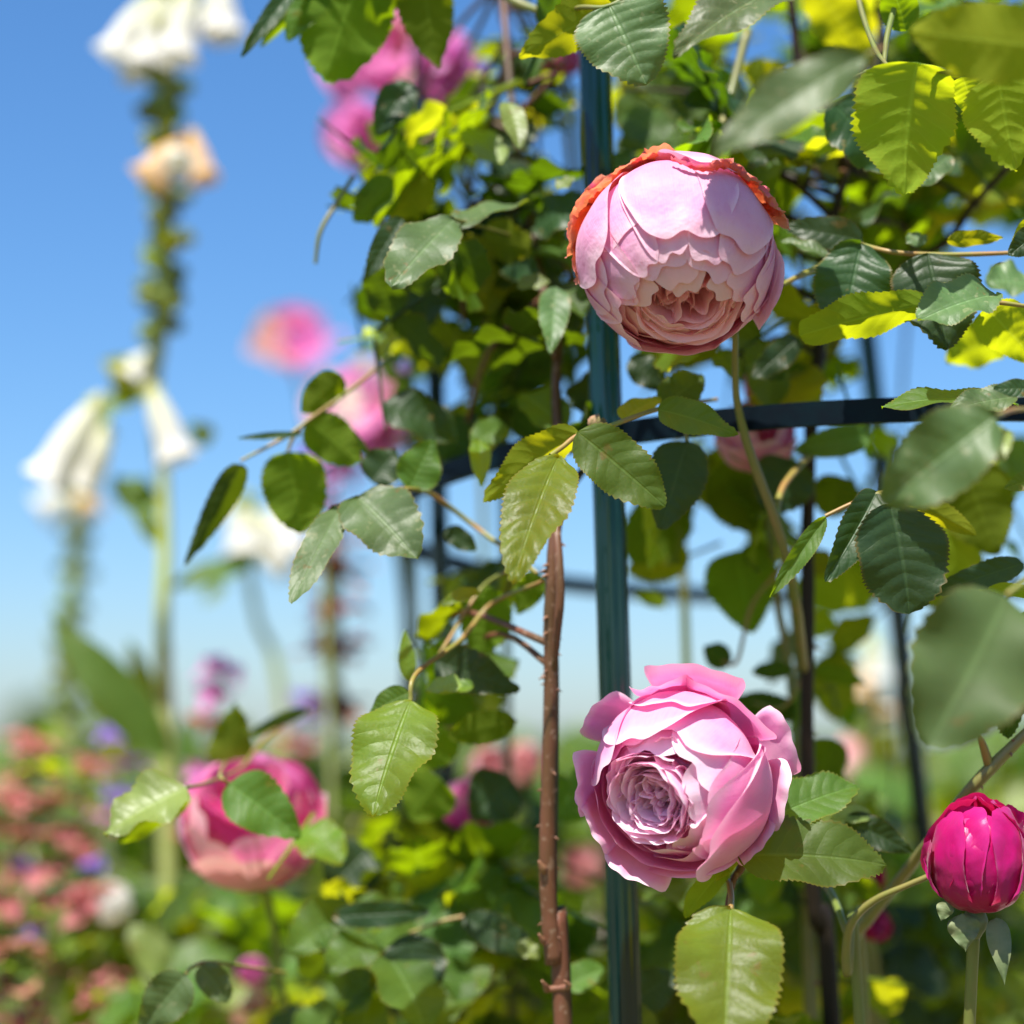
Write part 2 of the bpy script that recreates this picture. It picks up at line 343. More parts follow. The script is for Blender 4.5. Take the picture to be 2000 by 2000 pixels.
# ------------------------------------------------------------------ petals
def petal(C, R, b, t, w, r0=1.0, flare=0.0, fp=3, curl=0.03, k=0.28, nu=26, nv=22, wav=0.012, seed=0, notch=0.03, base=0.35, ruff=0.0, crump=0.0, g0=0.35, rv=0.0, smin=0.0, fwdshift=0.0):
    """shell lobe from base direction b to rim direction t, half width w (radians); directions in camera axes (right, up, toward camera)"""
    b, t = nrm(b), nrm(t); th = math.acos(max(-1, min(1, b @ t)))
    side = nrm(np.cross(b, t)); perp = np.cross(side, b); rng = random.Random(seed); p = [rng.random() * 10 for _ in range(6)]
    V, UV = [], []
    for i in range(nu):
        s = smin + (1 - smin) * i / (nu - 1)
        for j in range(nv):
            v = -1 + 2 * j / (nv - 1); a = abs(v)
            sm = 1 - k * a ** 3.2 - notch * math.exp(-(v / 0.2) ** 2) + 0.008 * math.sin(5 * v + p[0]) + 0.0025 * math.sin(15 * v + p[1])
            ss = s * sm; A = ss * th
            d = math.cos(A) * b + math.sin(A) * perp
            g = g0 + (1 - g0) * math.sin(math.pi / 2 * min(1, ss / 0.75)); lw = w * g * v * (1 - 0.12 * s ** 6)
            D = math.cos(lw) * d + math.sin(lw) * side
            r = r0 * (1 - base * (1 - ss) ** 3)
            e = max((s - 0.86) / 0.14, ((a - 0.86) / 0.14) * min(1, s * 1.3)); e = max(0, e)
            r += flare * s ** fp + curl * e * e + rv * a * a
            if ruff: r += ruff * s * s * math.sin(5 * v + p[2]) + 0.5 * ruff * s ** 3 * math.sin(12 * v + p[3])
            nz = mnoise.noise(Vector((D[0] * 2.6 + p[3], D[1] * 2.6 + p[4], D[2] * 2.6 + seed))); r += wav * 1.6 * nz
            if crump:
                q = Vector((D[0] * 9 + p[0], D[1] * 9, D[2] * 9 + p[5])); r += crump * s * mnoise.noise(q) + crump * 0.5 * s * mnoise.noise(q * 2.3)
                D = D + np.array(mnoise.noise_vector(q * 1.3)) * crump * 0.8 * s
            V.append(D * r * R); UV.append((s, 0.5 + 0.5 * v))
    V = np.array(V)
    Wd = np.asarray(C) + V[:, 0][:, None] * RGT + V[:, 1][:, None] * UPV - V[:, 2][:, None] * FWD
    return Wd, grid_faces(nu, nv), np.array(UV)
def cup_petal(C, R, A, phi, rho, z0, z1, span, seed=0, nu=12, nv=14, ruff=0.03, lean=0.15, wob=0.25, tear=0.06, jit=0.0, off=(0, 0), k=0.22):
    """inner petal standing round the axis A: rim at radius rho, from height z0 to z1 (units of R)"""
    A = nrm(A); E1 = nrm(np.cross(A, [0.1, 1, 0.05])); E2 = np.cross(A, E1); rng = random.Random(seed); p = [rng.random() * 10 for _ in range(5)]
    O = E1 * off[0] + E2 * off[1]
    if jit: A = nrm(A + E1 * rng.gauss(0, jit) + E2 * rng.gauss(0, jit)); E1 = nrm(np.cross(A, [0.1, 1, 0.05])); E2 = np.cross(A, E1)
    V, UV = [], []
    for i in range(nu):
        s = i / (nu - 1)
        for j in range(nv):
            v = -1 + 2 * j / (nv - 1)
            sm = 1 - k * abs(v) ** 3 + tear * math.sin(6 * v + p[0]) * 0.6 + tear * 0.5 * math.sin(14 * v + p[1])
            z = z0 + (z1 - z0) * s * sm
            ro = rho * (0.35 + 0.65 * math.sin(math.pi / 2 * min(1, s * 1.1))) + lean * rho * (s ** 3) + ruff * s * (math.sin(4.5 * v + p[2]) + 0.5 * math.sin(10 * v + p[3]))
            a = phi + span * v * (0.7 + 0.3 * s) + 0.1 * wob * math.sin(5 * s + p[4])
            V.append(A * z + (E1 * math.cos(a) + E2 * math.sin(a)) * ro + O); UV.append((0.25 + 0.75 * s, 0.5 + 0.5 * v))
    V = np.array(V) * R
    Wd = np.asarray(C) + V[:, 0][:, None] * RGT + V[:, 1][:, None] * UPV - V[:, 2][:, None] * FWD
    return Wd, grid_faces(nu, nv), np.array(UV)
def around(A, th, ph):
    A = nrm(A); E1 = nrm(np.cross(A, [0.0, 1, 0.1])); E2 = np.cross(A, E1)
    return math.cos(th) * A + math.sin(th) * (math.cos(ph) * E1 + math.sin(ph) * E2)
def sph(c, Rpx, x, y, back=False):
    dx, dy = (x - c[0]) / Rpx, -(y - c[1]) / Rpx; q = dx * dx + dy * dy
    if q >= 0.98: f = math.sqrt(0.98 / q); dx *= f; dy *= f; q = 0.98
    z = math.sqrt(1 - q); return np.array([dx, dy, -z if back else z])

# ------------------------------------------------------------------ ground
def sheet(name, x0, x1, y0, y1, z, mat, n=40):
    xs, ys = np.linspace(x0, x1, n), np.linspace(y0, y1, n)
    V = [(x, y, z) for y in ys for x in xs]
    o = part(name, (np.array(V), [tuple(reversed(f)) for f in grid_faces(n, n)], None), mat, None, False); o['kind'] = 'structure'
    return o
def flipfix(o):
    return o
sheet('ground', -700, 700, -60, 1400, 0.0, 'ground')
sheet('path', 0.3, 2.1, 1.9, 30, 0.004, 'path', 8)

# ------------------------------------------------------------------ trellis
tr = thing('rose_obelisk', (at(1190, 1000, .955)[0], .95, 0), 'dark green coated steel plant obelisk with posts and ring bands carrying the roses', 'trellis')
def to_ground(p, q):
    """line through p and q carried on down to z = 0"""
    d = (q - p) / (q[2] - p[2]); return p + d * (0 - p[2])
def ribbed_post(px0, py0, px1, py1, d0, d1, rpx, lab=None, up=0.12):
    a, b = at(px0, py0, d0), at(px1, py1, d1); g = to_ground(a, b); top = a + nrm(a - b) * up
    seg = 72; prof = [1 - 0.13 * (0.5 + 0.5 * math.cos(2 * math.pi * 7 * j / seg)) ** 1.5 for j in range(seg)]
    part('post', tube([top, a, b, g], rpx * mpp((d0 + d1) / 2), 10, seg, prof), 'post', tr, label=lab)
ribbed_post(1158, 0, 1222, 2000, .985, .935, 32)
ribbed_post(846, 600, 884, 2000, 1.21, 1.17, 18)
ribbed_post(1682, 560, 1846, 2000, 1.33, 1.29, 20)
ribbed_post(818, -60, 806, 600, 1.30, 1.33, 10)
# ring bands: flat strip bent into a circle
def band(cx, cy, cz, r, h, th=.0022, sl=0.0, a0=0, a1=2 * math.pi, n=360, name='ring_band', flat=False):
    V, F = [], []
    for i in range(n):
        a = a0 + (a1 - a0) * i / (n - 1); c, s = math.cos(a), math.sin(a)
        for (dr, dz) in ((-th, -h / 2), (th, -h / 2), (th, h / 2), (-th, h / 2)):
            V.append((cx + (r + dr) * c, cy + (r + dr) * s, cz + dz - sl * r * s))
    F = grid_faces(n, 4, True)
    part(name, (np.array(V), F, np.zeros((len(V), 2))), 'band', tr, False)
pn = at(1720, 808, .918)
band(.203, pn[1] + .272, pn[2] - .018, .272, .0105, sl=.074)
band(.203, pn[1] + .290, pn[2] - .66, .290, .0105, sl=.05)
band(.203, pn[1] + .250, pn[2] + .44, .23, .0105)
# small scroll on the left post, and the far brace


# ------------------------------------------------------------------ canes with leaf sprays
def cane_geo(pts, rpx, seg=10, knob=.12, seed=0, ground=True):
    P = [at(*p) for p in pts]; r = [rp * mpp(p[2]) for rp, p in zip(rpx, pts)] if np.ndim(rpx) else [rpx * mpp(pts[0][2])] * len(P)
    if ground:
        e = P[-1]; P += [np.array([e[0] + .02, e[1] + .03, e[2] * .55]), np.array([e[0] + .03, e[1] + .05, 0.0])]; r += [r[-1] * 1.1, r[-1] * 1.25]
    return tube(P, r, 8, seg, knob=knob, seed=seed), P, r
def thorns(C, r, n, seed, size=.0042):
    rng = random.Random(seed); geos = []
    for i in range(n):
        k = rng.randrange(len(C) - 2); p = C[k] + (C[k + 1] - C[k]) * rng.random(); t = nrm(C[k + 1] - C[k])
        a = rng.choice([0, math.pi]) + rng.uniform(-1.1, 1.1)
        o = nrm(math.cos(a) * RGT - math.sin(a) * FWD * .9); o = nrm(o - t * (o @ t)); s = size * rng.uniform(.5, 1.25)
        geos.append(tube([p + o * r * .7, p + o * (r + s * .35) + t * s * .02, p + o * (r + s) + t * s * .35], [s * .38, s * .22, s * .02], 3, 6, cap=False))
    return join(geos)
LV = [leaf_local(random.Random(i).uniform(.62, .78), n=13, m=5, teeth=0, quilt=0, fold=random.Random(i + 9).uniform(.1, .3), droop=random.Random(i + 5).uniform(.1, .7), wave=.05, seed=i) for i in range(8)]
LVM = [leaf_local(random.Random(i).uniform(.60, .76), n=40, m=7, teeth=12, quilt=.02, fold=random.Random(i + 9).uniform(.1, .3), droop=random.Random(i + 5).uniform(.1, .6), wave=.04, seed=i + 40) for i in range(8)]
def inpoly(x, y, P):
    c = False; j = len(P) - 1
    for i in range(len(P)):
        if (P[i][1] > y) != (P[j][1] > y) and x < (P[j][0] - P[i][0]) * (y - P[i][1]) / (P[j][1] - P[i][1]) + P[i][0]: c = not c
        j = i
    return c
def project(p):
    q = p - CAM; z = q @ FWD
    return 1000 + FPX * (q @ RGT) / z, 1000 - FPX * (q @ UPV) / z
def placed(lf, o, X, N, L):
    X = nrm(X); N = nrm(N - X * (N @ X)); Y = np.cross(N, X); V = lf[0]
    return o + L * (V[:, 0][:, None] * X + V[:, 1][:, None] * Y + V[:, 2][:, None] * N), lf[1], lf[2]
def rnorm(rng, bias):
    # top-side direction of a leaf: mostly skyward, leaning any way round
    tilt = abs(rng.gauss(0, 1)) * .55 + bias; az = rng.uniform(0, 2 * math.pi)
    return np.array([math.sin(tilt) * math.cos(az), math.sin(tilt) * math.sin(az), math.cos(tilt)])
def spray(rng, o, poly, gaps, L, pool, bias, droop=.4):
    """one compound leaf: stalk with 3 to 5 leaflets; leaflets that would cross an open gap are not there"""
    N = rnorm(rng, bias); X = np.array([rng.gauss(0, 1), rng.gauss(0, 1), rng.gauss(-.1, .5)]); X = nrm(X - N * (X @ N)); X = nrm(X + np.array([0, 0, -droop * rng.random()]))
    N = nrm(N - X * (X @ N)); Y = np.cross(N, X); gs = []
    k = rng.choice([3, 5, 5]); st = L * .55
    lay = [(1.0, 0, 0)] + [(f, s, 1) for f in ([.62] if k == 3 else [.72, .25]) for s in (1, -1)]
    for (f, s, side) in lay:
        b = o + X * st * 2 * f; dr = X if not side else nrm(X * .45 + Y * s)
        Nl = nrm(N + np.array([rng.gauss(0, .22) for _ in range(3)])); l = L * rng.uniform(.8, 1.1) * (1 if not side else .88)
        c = b + dr * l * .5; x, y = project(c); x2, y2 = project(b + dr * l * .92)
        if poly and (not inpoly(x, y, poly) or not inpoly(x2, y2, poly)): continue
        if any(math.hypot(x - gx, y - gy) < gr + 25 or math.hypot(x2 - gx, y2 - gy) < gr for gx, gy, gr in gaps): continue
        gs.append(placed(rng.choice(pool), b, dr, Nl, l))
    if not gs: return None
    gs.append(tube([o, o + X * st, o + X * st * 2], [.0011, .0009, .0006], 2, 5, cap=False))
    return join(gs), o
def fill(root, poly, n, d0, d1, gaps=(), L=(.036, .047), mats=('leaf', 'dark'), seed=0, bias=.25, pool=None, axis=None, tw=None, name='leaf_spray', low=False):
    rng = random.Random(seed); xs = [p[0] for p in poly]; ys = [p[1] for p in poly]; made = 0; tries = 0
    if axis is not None: ax = smooth_path([at(*p) for p in axis], 8)
    while made < n and tries < n * 12:
        tries += 1; x, y = rng.uniform(min(xs), max(xs)), rng.uniform(min(ys), max(ys))
        if not inpoly(x, y, poly): continue
        d = d0 + (d1 - d0) * rng.random(); o = at(x, y, d)
        r = spray(rng, o, poly, gaps, rng.uniform(*L), pool or (LVM if d < 1.12 and not low else LV), bias)
        if not r: continue
        part(name, r[0], rng.choice(mats), root); made += 1
        if tw is not None and axis is not None and rng.random() < .3:
            q = ax[np.argmin(np.linalg.norm(ax - o, axis=1))]
            if np.linalg.norm(q - o) < .35: tw.append(tube([q, (q + o) / 2 + np.array([rng.gauss(0, .008), rng.gauss(0, .008), .012]), o], [.0018, .0014, .001], 4, 6, cap=False))
    return made

# --- left climbing rose: the thick thorny cane in front and its dense leaves
ra = thing('climbing_rose', at(1095, 2010, .95) * np.array([1, 1, 0]), 'climbing rose with one thick thorny brown cane, dense dark leaves left of the front post', 'climbing rose', 'climbing roses')
pts = [(1150, 905, .985), (1108, 960, .95), (1087, 1020, .935), (1079, 1120, .93), (1076, 1230, .93), (1077, 1350, .93), (1073, 1500, .93), (1070, 1620, .93), (1071, 1750, .93), (1082, 1880, .93), (1100, 2010, .93)]
gA, PA, rA = cane_geo(pts, [8, 9, 12, 13.5, 14.5, 15, 15.5, 16, 17, 18, 19], 14, .12, 3)
gA2, PA2, _ = cane_geo([(1092, 660, .985), (1086, 760, .98), (1090, 860, .965), (1098, 940, .95), (1087, 1020, .932), (1092, 1100, .923), (1094, 1170, .921), (1086, 1260, .924), (1080, 1330, .93)], [9, 10, 10, 9, 9, 9, 9, 8, 5], 10, .1, 4, False)
tw = []
polyA = [(735, 170), (890, 225), (935, 90), (1000, 90), (1040, -30), (1135, -30), (1150, 880), (1010, 880), (850, 925), (800, 870), (742, 780), (735, 700), (698, 700), (722, 540), (700, 500), (760, 440), (672, 400), (700, 330), (740, 300)]
gapsA = [(884, 378, 26), (905, 375, 16), (893, 608, 22), (880, 760, 26), (985, 830, 8), (1005, 205, 22), (985, 640, 8), (900, 690, 16)]
axA = [(1095, 960, .95), (1090, 860, .965), (1086, 700, .98), (1040, 450, 1.03), (1000, 200, 1.05), (980, -40, 1.08)]
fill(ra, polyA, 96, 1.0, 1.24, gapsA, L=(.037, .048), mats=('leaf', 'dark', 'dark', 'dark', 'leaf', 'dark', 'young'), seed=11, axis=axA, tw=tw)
gax, _, _ = cane_geo(axA[2:], 8, 8, .1, 6, False)
polyA2 = [(840, 1100), (1000, 1060), (1040, 1180), (960, 1300), (1020, 1370), (1010, 1460), (900, 1500), (820, 1440), (790, 1300), (850, 1200)]
fill(ra, polyA2, 8, 1.0, 1.1, [(900, 1240, 28), (1010, 1250, 30)], mats=('leaf',), seed=12, bias=.6, axis=pts, tw=tw)
caneA = part('cane', join([gA, gA2, gax] + tw), 'redbark', ra)
part('cane_wood', cane_geo([(1080, 1190, .936), (1077, 1350, .931), (1074, 1600, .931), (1072, 1750, .931), (1083, 1880, .931), (1100, 2005, .931)], [12, 15.6, 16.4, 17.3, 18.3, 19.4], 14, .1, 8)[0], 'bark', ra)
Cl = smooth_path(PA[2:], 4)
for i in range(30): part('thorn', thorns(Cl[:34], .0032, 1, 300 + i, .0026), 'thorn', caneA)
for (x, y, s) in [(1050, 1695, 1.0), (1050, 1835, .8), (1056, 1925, .7), (1100, 1925, .7)]:
    part('bud_eye', tube([at(1068, y + 8, .93), at(x + 10, y + 2, .926), at(x + 2, y - 14 * s, .924)], [.0016, .0020 * s, .0005], 5, 8), 'thorn', ra)

# --- right climbing rose: dark cane and leaves above and behind the globe rose
rb = thing('climbing_rose', at(1600, 2010, 1.02) * np.array([1, 1, 0]), 'climbing rose on two dark brown canes right of the post, backlit leaves above the bar', 'climbing rose', 'climbing roses')
ptB = [(1655, 330, 1.02), (1625, 440, 1.02), (1608, 560, 1.02), (1600, 690, 1.02), (1585, 820, 1.02), (1578, 1000, 1.02), (1577, 1200, 1.02), (1576, 1450, 1.02), (1580, 1620, 1.02), (1595, 1800, 1.02), (1625, 2010, 1.02)]
gB, PB, _ = cane_geo(ptB, [8, 10, 12, 13, 13, 13, 14, 14, 15, 16, 17], 12, .12, 5)
gB2, _, _ = cane_geo([(1655, 330, 1.02), (1700, 200, 1.03), (1720, 60, 1.04), (1740, -60, 1.05)], [7, 6, 6, 6], 8, .1, 6, False)
gB3, _, _ = cane_geo([(1700, 620, 1.06), (1770, 520, 1.05), (1850, 470, 1.04), (1900, 400, 1.03), (1975, 320, 1.0)], [10, 8, 8, 7, 6], 8, .1, 7, False)
gB4, _, _ = cane_geo([(1540, -30, 1.04), (1552, 60, 1.04), (1558, 150, 1.04)], [8, 8, 8], 8, .1, 7, False)
tw = []
polyB = [(1195, -30), (1830, -30), (2050, -30), (2050, 350), (1960, 380), (1900, 470), (1760, 600), (1680, 620), (1640, 580), (1620, 780), (1500, 790), (1390, 700), (1230, 770), (1215, 500)]
gapsB = [(1500, 65, 34), (1432, 130, 18), (1580, 60, 18), (1700, 150, 20), (1760, 200, 10), (1565, 350, 30), (1600, 390, 32), (1595, 420, 20), (1555, 545, 22), (1500, 530, 14), (1740, 60, 22), (1500, 660, 40), (1860, 430, 30), (1975, 20, 30), (1640, 205, 8), (1680, 185, 28), (1420, 100, 14), (1545, 140, 20)]
fill(rb, polyB, 98, 1.0, 1.22, gapsB, L=(.040, .052), mats=('leaf', 'dark', 'leaf', 'young', 'young'), seed=21, bias=.3, axis=ptB[:6] + [], tw=tw)
rf = thing('climbing_rose', at(1750, 2010, 1.4) * np.array([1, 1, 0]), 'outer rose growth with a thin cane behind the upper right leaves', 'climbing rose', 'climbing roses')
gF, _, _ = cane_geo([(1800, 100, 1.36), (1790, 400, 1.36), (1760, 800, 1.38), (1750, 1300, 1.4), (1750, 2010, 1.4)], 4, 8, .1, 7); part('cane', gF, 'bark', rf)
fill(rf, polyB[:2] + [(2300, -30), (2330, 300), (2200, 420), (2060, 400)] + polyB[5:], 96, 1.2, 1.45, gapsB, L=(.045, .06), mats=('leaf', 'young', 'leaf', 'dark'), seed=22, bias=.3)
for kk_, (pl, nn, sd) in enumerate([([(1215, 880), (1560, 860), (1560, 1010), (1500, 1130), (1380, 1090), (1215, 1110)], 14, 71), ([(1625, 840), (2040, 840), (2040, 1130), (1900, 1190), (1720, 1190), (1640, 1100)], 22, 72), ([(1480, 1180), (1700, 1180), (1700, 1420), (1500, 1440)], 5, 73), ([(830, 1080), (1010, 1060), (1040, 1200), (980, 1440), (830, 1480)], 9, 74)]):
    fill(rb if kk_ < 3 else ra, pl, nn, 1.03, 1.2, [(1390, 1060, 40), (1300, 1150, 40), (1700, 920, 22), (1790, 1010, 26), (1950, 1040, 25), (1950, 1180, 30), (905, 1240, 30), (1010, 1280, 34)], L=(.040, .050), mats=('leaf', 'young', 'leaf'), seed=sd, bias=.8)
polyB2 = [(1215, 960), (1350, 940), (1380, 1120), (1560, 1090), (1560, 1240), (1460, 1250), (1330, 1130), (1230, 1130)]
caneB = part('cane', join([gB, gB2, gB3, gB4] + tw), 'darkbark', rb)
for i in range(12): part('thorn', thorns(smooth_path([at(*p) for p in ptB], 4), .0030, 1, 900 + i, .0032), 'thorn', caneB)

# --- low leaves at the foot of the roses
rc = thing('climbing_rose', at(1300, 2100, 1.25) * np.array([1, 1, 0]), 'low leafy rose growth filling the bottom behind the post and the cupped rose', 'climbing rose', 'climbing roses')
tw = []
polyC = [(600, 1560), (700, 1600), (830, 1480), (1010, 1500), (1120, 1590), (1230, 1720), (1420, 1720), (1540, 1560), (1680, 1540), (1740, 1640), (1730, 1780), (1760, 2080), (560, 2080), (520, 1900), (640, 1760)]
gapsC = [(1120, 1690, 30), (1150, 1760, 20), (1390, 1750, 25), (1000, 1950, 30), (1640, 1640, 20), (1700, 1850, 30)]
axC = [(1500, 1700, 1.2), (1400, 1850, 1.2), (1300, 2000, 1.22), (1290, 2150, 1.25)]
fill(rc, polyC, 98, 1.02, 1.32, gapsC, mats=('dark', 'leaf', 'leaf', 'young'), seed=31, bias=.3, axis=axC, tw=tw)
gC, _, _ = cane_geo(axC, [6, 8, 9, 10], 8, .1, 8)
part('cane', join([gC] + tw), 'stem', rc)

rd = thing('climbing_rose', at(900, 2100, 1.6) * np.array([1, 1, 0]), 'shaded rose growth behind the left post, below the horizon', 'climbing rose', 'climbing roses')
tw = []; axD = [(800, 1650, 1.5), (820, 1800, 1.5), (850, 2000, 1.52), (860, 2150, 1.55)]
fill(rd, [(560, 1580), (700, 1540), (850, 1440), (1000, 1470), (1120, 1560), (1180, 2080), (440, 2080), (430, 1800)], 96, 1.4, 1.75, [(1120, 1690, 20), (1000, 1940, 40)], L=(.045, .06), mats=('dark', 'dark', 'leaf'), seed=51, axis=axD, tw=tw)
gD, _, _ = cane_geo(axD, [6, 8, 9, 10], 8, .1, 8); part('cane', join([gD] + tw), 'stem', rd)
re_ = thing('climbing_rose', at(1500, 2100, 1.8) * np.array([1, 1, 0]), 'shaded rose growth far behind the cupped rose and the dark canes', 'climbing rose', 'climbing roses')
tw = []; axD = [(1450, 1650, 1.8), (1450, 1800, 1.8), (1480, 2000, 1.8), (1500, 2150, 1.8)]
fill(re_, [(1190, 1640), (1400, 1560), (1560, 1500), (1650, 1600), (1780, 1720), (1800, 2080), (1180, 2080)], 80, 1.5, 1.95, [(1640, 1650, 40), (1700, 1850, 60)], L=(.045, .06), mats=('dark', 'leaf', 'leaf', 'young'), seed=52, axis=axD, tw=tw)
gD, _, _ = cane_geo(axD, [6, 8, 9, 10], 8, .1, 8); part('cane', join([gD] + tw), 'stem', re_)

rg = thing('climbing_rose', at(1700, 2100, 1.35) * np.array([1, 1, 0]), 'sunlit rose growth low between the dark canes and the magenta bud', 'climbing rose', 'climbing roses')
tw = []; axD = [(1760, 1650, 1.35), (1750, 1800, 1.35), (1730, 2000, 1.35), (1700, 2150, 1.35)]
fill(rg, [(1200, 1740), (1480, 1640), (1600, 1540), (1700, 1600), (2040, 1560), (2040, 2080), (1200, 2080)], 90, 1.12, 1.5, [(1640, 1640, 26), (1730, 1880, 34), (1960, 1990, 30), (1840, 1640, 24)], L=(.038, .052), mats=('leaf', 'dark', 'leaf', 'young'), seed=53, axis=axD, tw=tw)
gD, _, _ = cane_geo(axD, [5, 6, 7, 8], 8, .1, 8); part('cane', join([gD] + tw), 'stem', rg)
rh = thing('climbing_rose', at(420, 2100, 1.5) * np.array([1, 1, 0]), 'leafy rose growth at the bottom left under the magenta rose', 'climbing rose', 'climbing roses')
tw = []; axD = [(400, 1800, 1.5), (410, 1900, 1.5), (415, 2000, 1.5), (420, 2150, 1.5)]
fill(rh, [(150, 1760), (330, 1700), (560, 1700), (640, 1640), (640, 2080), (120, 2080)], 70, 1.25, 1.7, [(220, 1780, 40), (480, 1930, 50)], L=(.038, .052), mats=('leaf', 'young', 'leaf', 'dark', 'broad'), seed=54, axis=axD, tw=tw)
gD, _, _ = cane_geo(axD, [5, 6, 7, 8], 8, .1, 8); part('cane', join([gD] + tw), 'stem', rh)

# ------------------------------------------------------------------ flowers of the border
def bell(o, dirv, L, rad_, flare=1.5, n=12, seg=16, seed=0, curve=.15):
    """tubular flower, mouth at the end"""
    D = nrm(dirv); E1 = nrm(np.cross(D, [.2, .9, .3])); E2 = np.cross(D, E1); V, UV = [], []; rng = random.Random(seed); p = rng.random() * 6
    for i in range(n):
        s = i / (n - 1); r = rad_ * (.28 + .72 * math.sin(math.pi / 2 * min(1, s * 1.5)) ** 1.2) * (1 + (flare - 1) * max(0, (s - .75) / .25) ** 1.6)
        c = o + D * L * s - np.array([0, 0, 1]) * curve * L * s * s
        for j in range(seg):
            a = 2 * math.pi * j / seg; rr = r * (1 + .12 * s ** 3 * math.sin(5 * a + p)); V.append(c + rr * (math.cos(a) * E1 + math.sin(a) * E2)); UV.append((s, j / seg))
    return np.array(V), grid_faces(n, seg, True), np.array(UV)
def upto(o, dx, dy, dz, L): return o + nrm(dx * RGT + dy * UPV + dz * FWD) * L
def fox(label, stem, rpx, pods, bells, leaves, group='tall white flower spikes', spot=None):
    e = stem[-1]; base = at(*e)
    root = thing('foxglove', base * np.array([1, 1, 0]), label, 'flower spike', group)
    g, P, _ = cane_geo(stem, rpx, 10, .2, 3); part('stem', g, 'foxstem', root)
    C = smooth_path([at(*p) for p in stem], 10); rng = random.Random(int(e[0]))
    for k in range(pods[0]):
        f = pods[1] + (pods[2] - pods[1]) * k / max(1, pods[0] - 1); c = C[int(f * (len(C) - 1))]; a = k * 2.4
        o = c; dv = math.cos(a) * RGT - math.sin(a) * FWD + UPV * rng.uniform(-.3, .6)
        part('seed_pod', join([bell(o, dv, .020 * rng.uniform(.5, 1.3), .0065, .3, 7, 8, k, 0), placed(LV[k % 8], o, dv, UPV, .016)]), 'pale' if k % 3 else 'young', root)
    for k, (x0, y0, x1, y1, dd, rp, mt) in enumerate(bells):
        o = at(x0, y0, dd); q = at(x1, y1, dd - .01); L = np.linalg.norm(q - o)
        fl = part('flower', bell(o, q - o, L, rp * .86 * mpp(dd), 1.4, 12, 16, k, .02), mt, root)
        part('calyx', join([placed(LV[j], o, nrm(q - o) + .8 * (math.cos(j * 1.3) * RGT + math.sin(j * 1.3) * FWD), q - o, L * .22) for j in range(4)]), 'young', fl)
    for k, (bx, by, tx, ty, wp, dd, kd, mt) in enumerate(leaves):
        part('leaf', leaf_at(bx, by, tx, ty, wp, dd, kd, k, 0, base=.7), mt, root)
D1 = 1.5
fox('tallest flower spike, faded white bells above a long bare run of green pods', [(370, -200, D1), (352, 0, D1), (322, 200, D1), (322, 400, D1), (318, 600, D1), (300, 760, D1), (318, 930, D1), (322, 1060, D1 - .01), (318, 1200, D1 - .02), (320, 1350, D1), (325, 1500, D1)], [16, 16, 18, 18, 17, 14, 13, 13, 15, 17, 18], (84, .0, .44),
    [(300, -10, 225, 110, D1, 38, 'white'), (330, -30, 290, 130, D1, 40, 'white'), (370, -30, 345, 110, D1 - .05, 38, 'white'), (420, -60, 440, 70, D1, 34, 'white'), (400, 0, 420, 60, D1, 26, 'white'), (250, 60, 262, 150, D1, 26, 'white'), (355, 275, 290, 350, D1 - .05, 36, 'cream'), (330, 290, 352, 320, D1 - .08, 26, 'white'), (370, 250, 400, 350, D1, 26, 'cream'),
     (290, 690, 250, 745, D1, 34, 'white'), (290, 745, 345, 895, D1 - .05, 34, 'white'), (200, 770, 90, 940, D1 - .05, 44, 'white'), (215, 830, 150, 950, D1, 40, 'white'), (370, 830, 400, 850, D1, 20, 'young'), (245, 790, 230, 700, D1, 24, 'young')],
    [(300, 1010, 225, 930, 66, D1, 'F', 'broad'), (330, 1150, 500, 1095, 42, D1, 'F', 'leaf'), (330, 1480, 100, 1205, 95, D1 - .1, 'V', 'leaf'), (320, 1420, 250, 1250, 40, D1, 'V', 'young'), (305, 760, 190, 800, 50, D1, 'F', 'young'), (180, 860, 215, 770, 44, D1, 'F', 'young'), (330, 1080, 260, 1000, 40, D1, 'B', 'broad')])
D2 = 2.1
fox('slim pale flower spike farthest left, white bells at top, thin green stem', [(155, 960, D2), (148, 1100, D2), (135, 1250, D2), (130, 1380, D2), (125, 1560, D2)], [16, 16, 15, 18, 20], (46, .05, .98),
    [(150, 960, 80, 1000, D2, 30, 'white'), (160, 960, 175, 1000, D2, 26, 'cream')],
    [(130, 1560, 90, 1420, 70, D2, 'F', 'young'), (130, 1560, 190, 1430, 80, D2, 'F', 'broad')])
D3 = 1.75
fox('short white flower spike between two rose shoots, bells nodding right', [(480, 960, D3), (475, 1040, D3), (500, 1200, D3), (560, 1500, D3)], [12, 10, 9, 10], (10, .1, .5),
    [(470, 975, 480, 1080, D3, 38, 'white'), (500, 1000, 575, 1080, D3, 34, 'white'), (480, 1060, 560, 1110, D3, 24, 'white')], [(440, 1130, 400, 1180, 30, D3, 'F', 'broad')])
D4 = 1.9
fox('pale yellow green flower spike right of the dark cane, cream bells', [(1700, 1230, D4), (1700, 1350, D4), (1690, 1480, D4), (1680, 1650, D4), (1680, 1900, D4)], [14, 18, 20, 22, 20], (26, .1, .95),
    [(1700, 1240, 1712, 1330, D4, 26, 'white'), (1690, 1290, 1690, 1360, D4, 26, 'cream'), (1720, 1360, 1730, 1400, D4, 24, 'cream'), (1680, 1440, 1640, 1510, D4, 34, 'blush'), (1660, 1440, 1620, 1540, D4, 34, 'blush')],
    [(1690, 1500, 1740, 1440, 40, D4, 'B', 'young'), (1680, 1600, 1640, 1500, 50, D4, 'B', 'pale')])

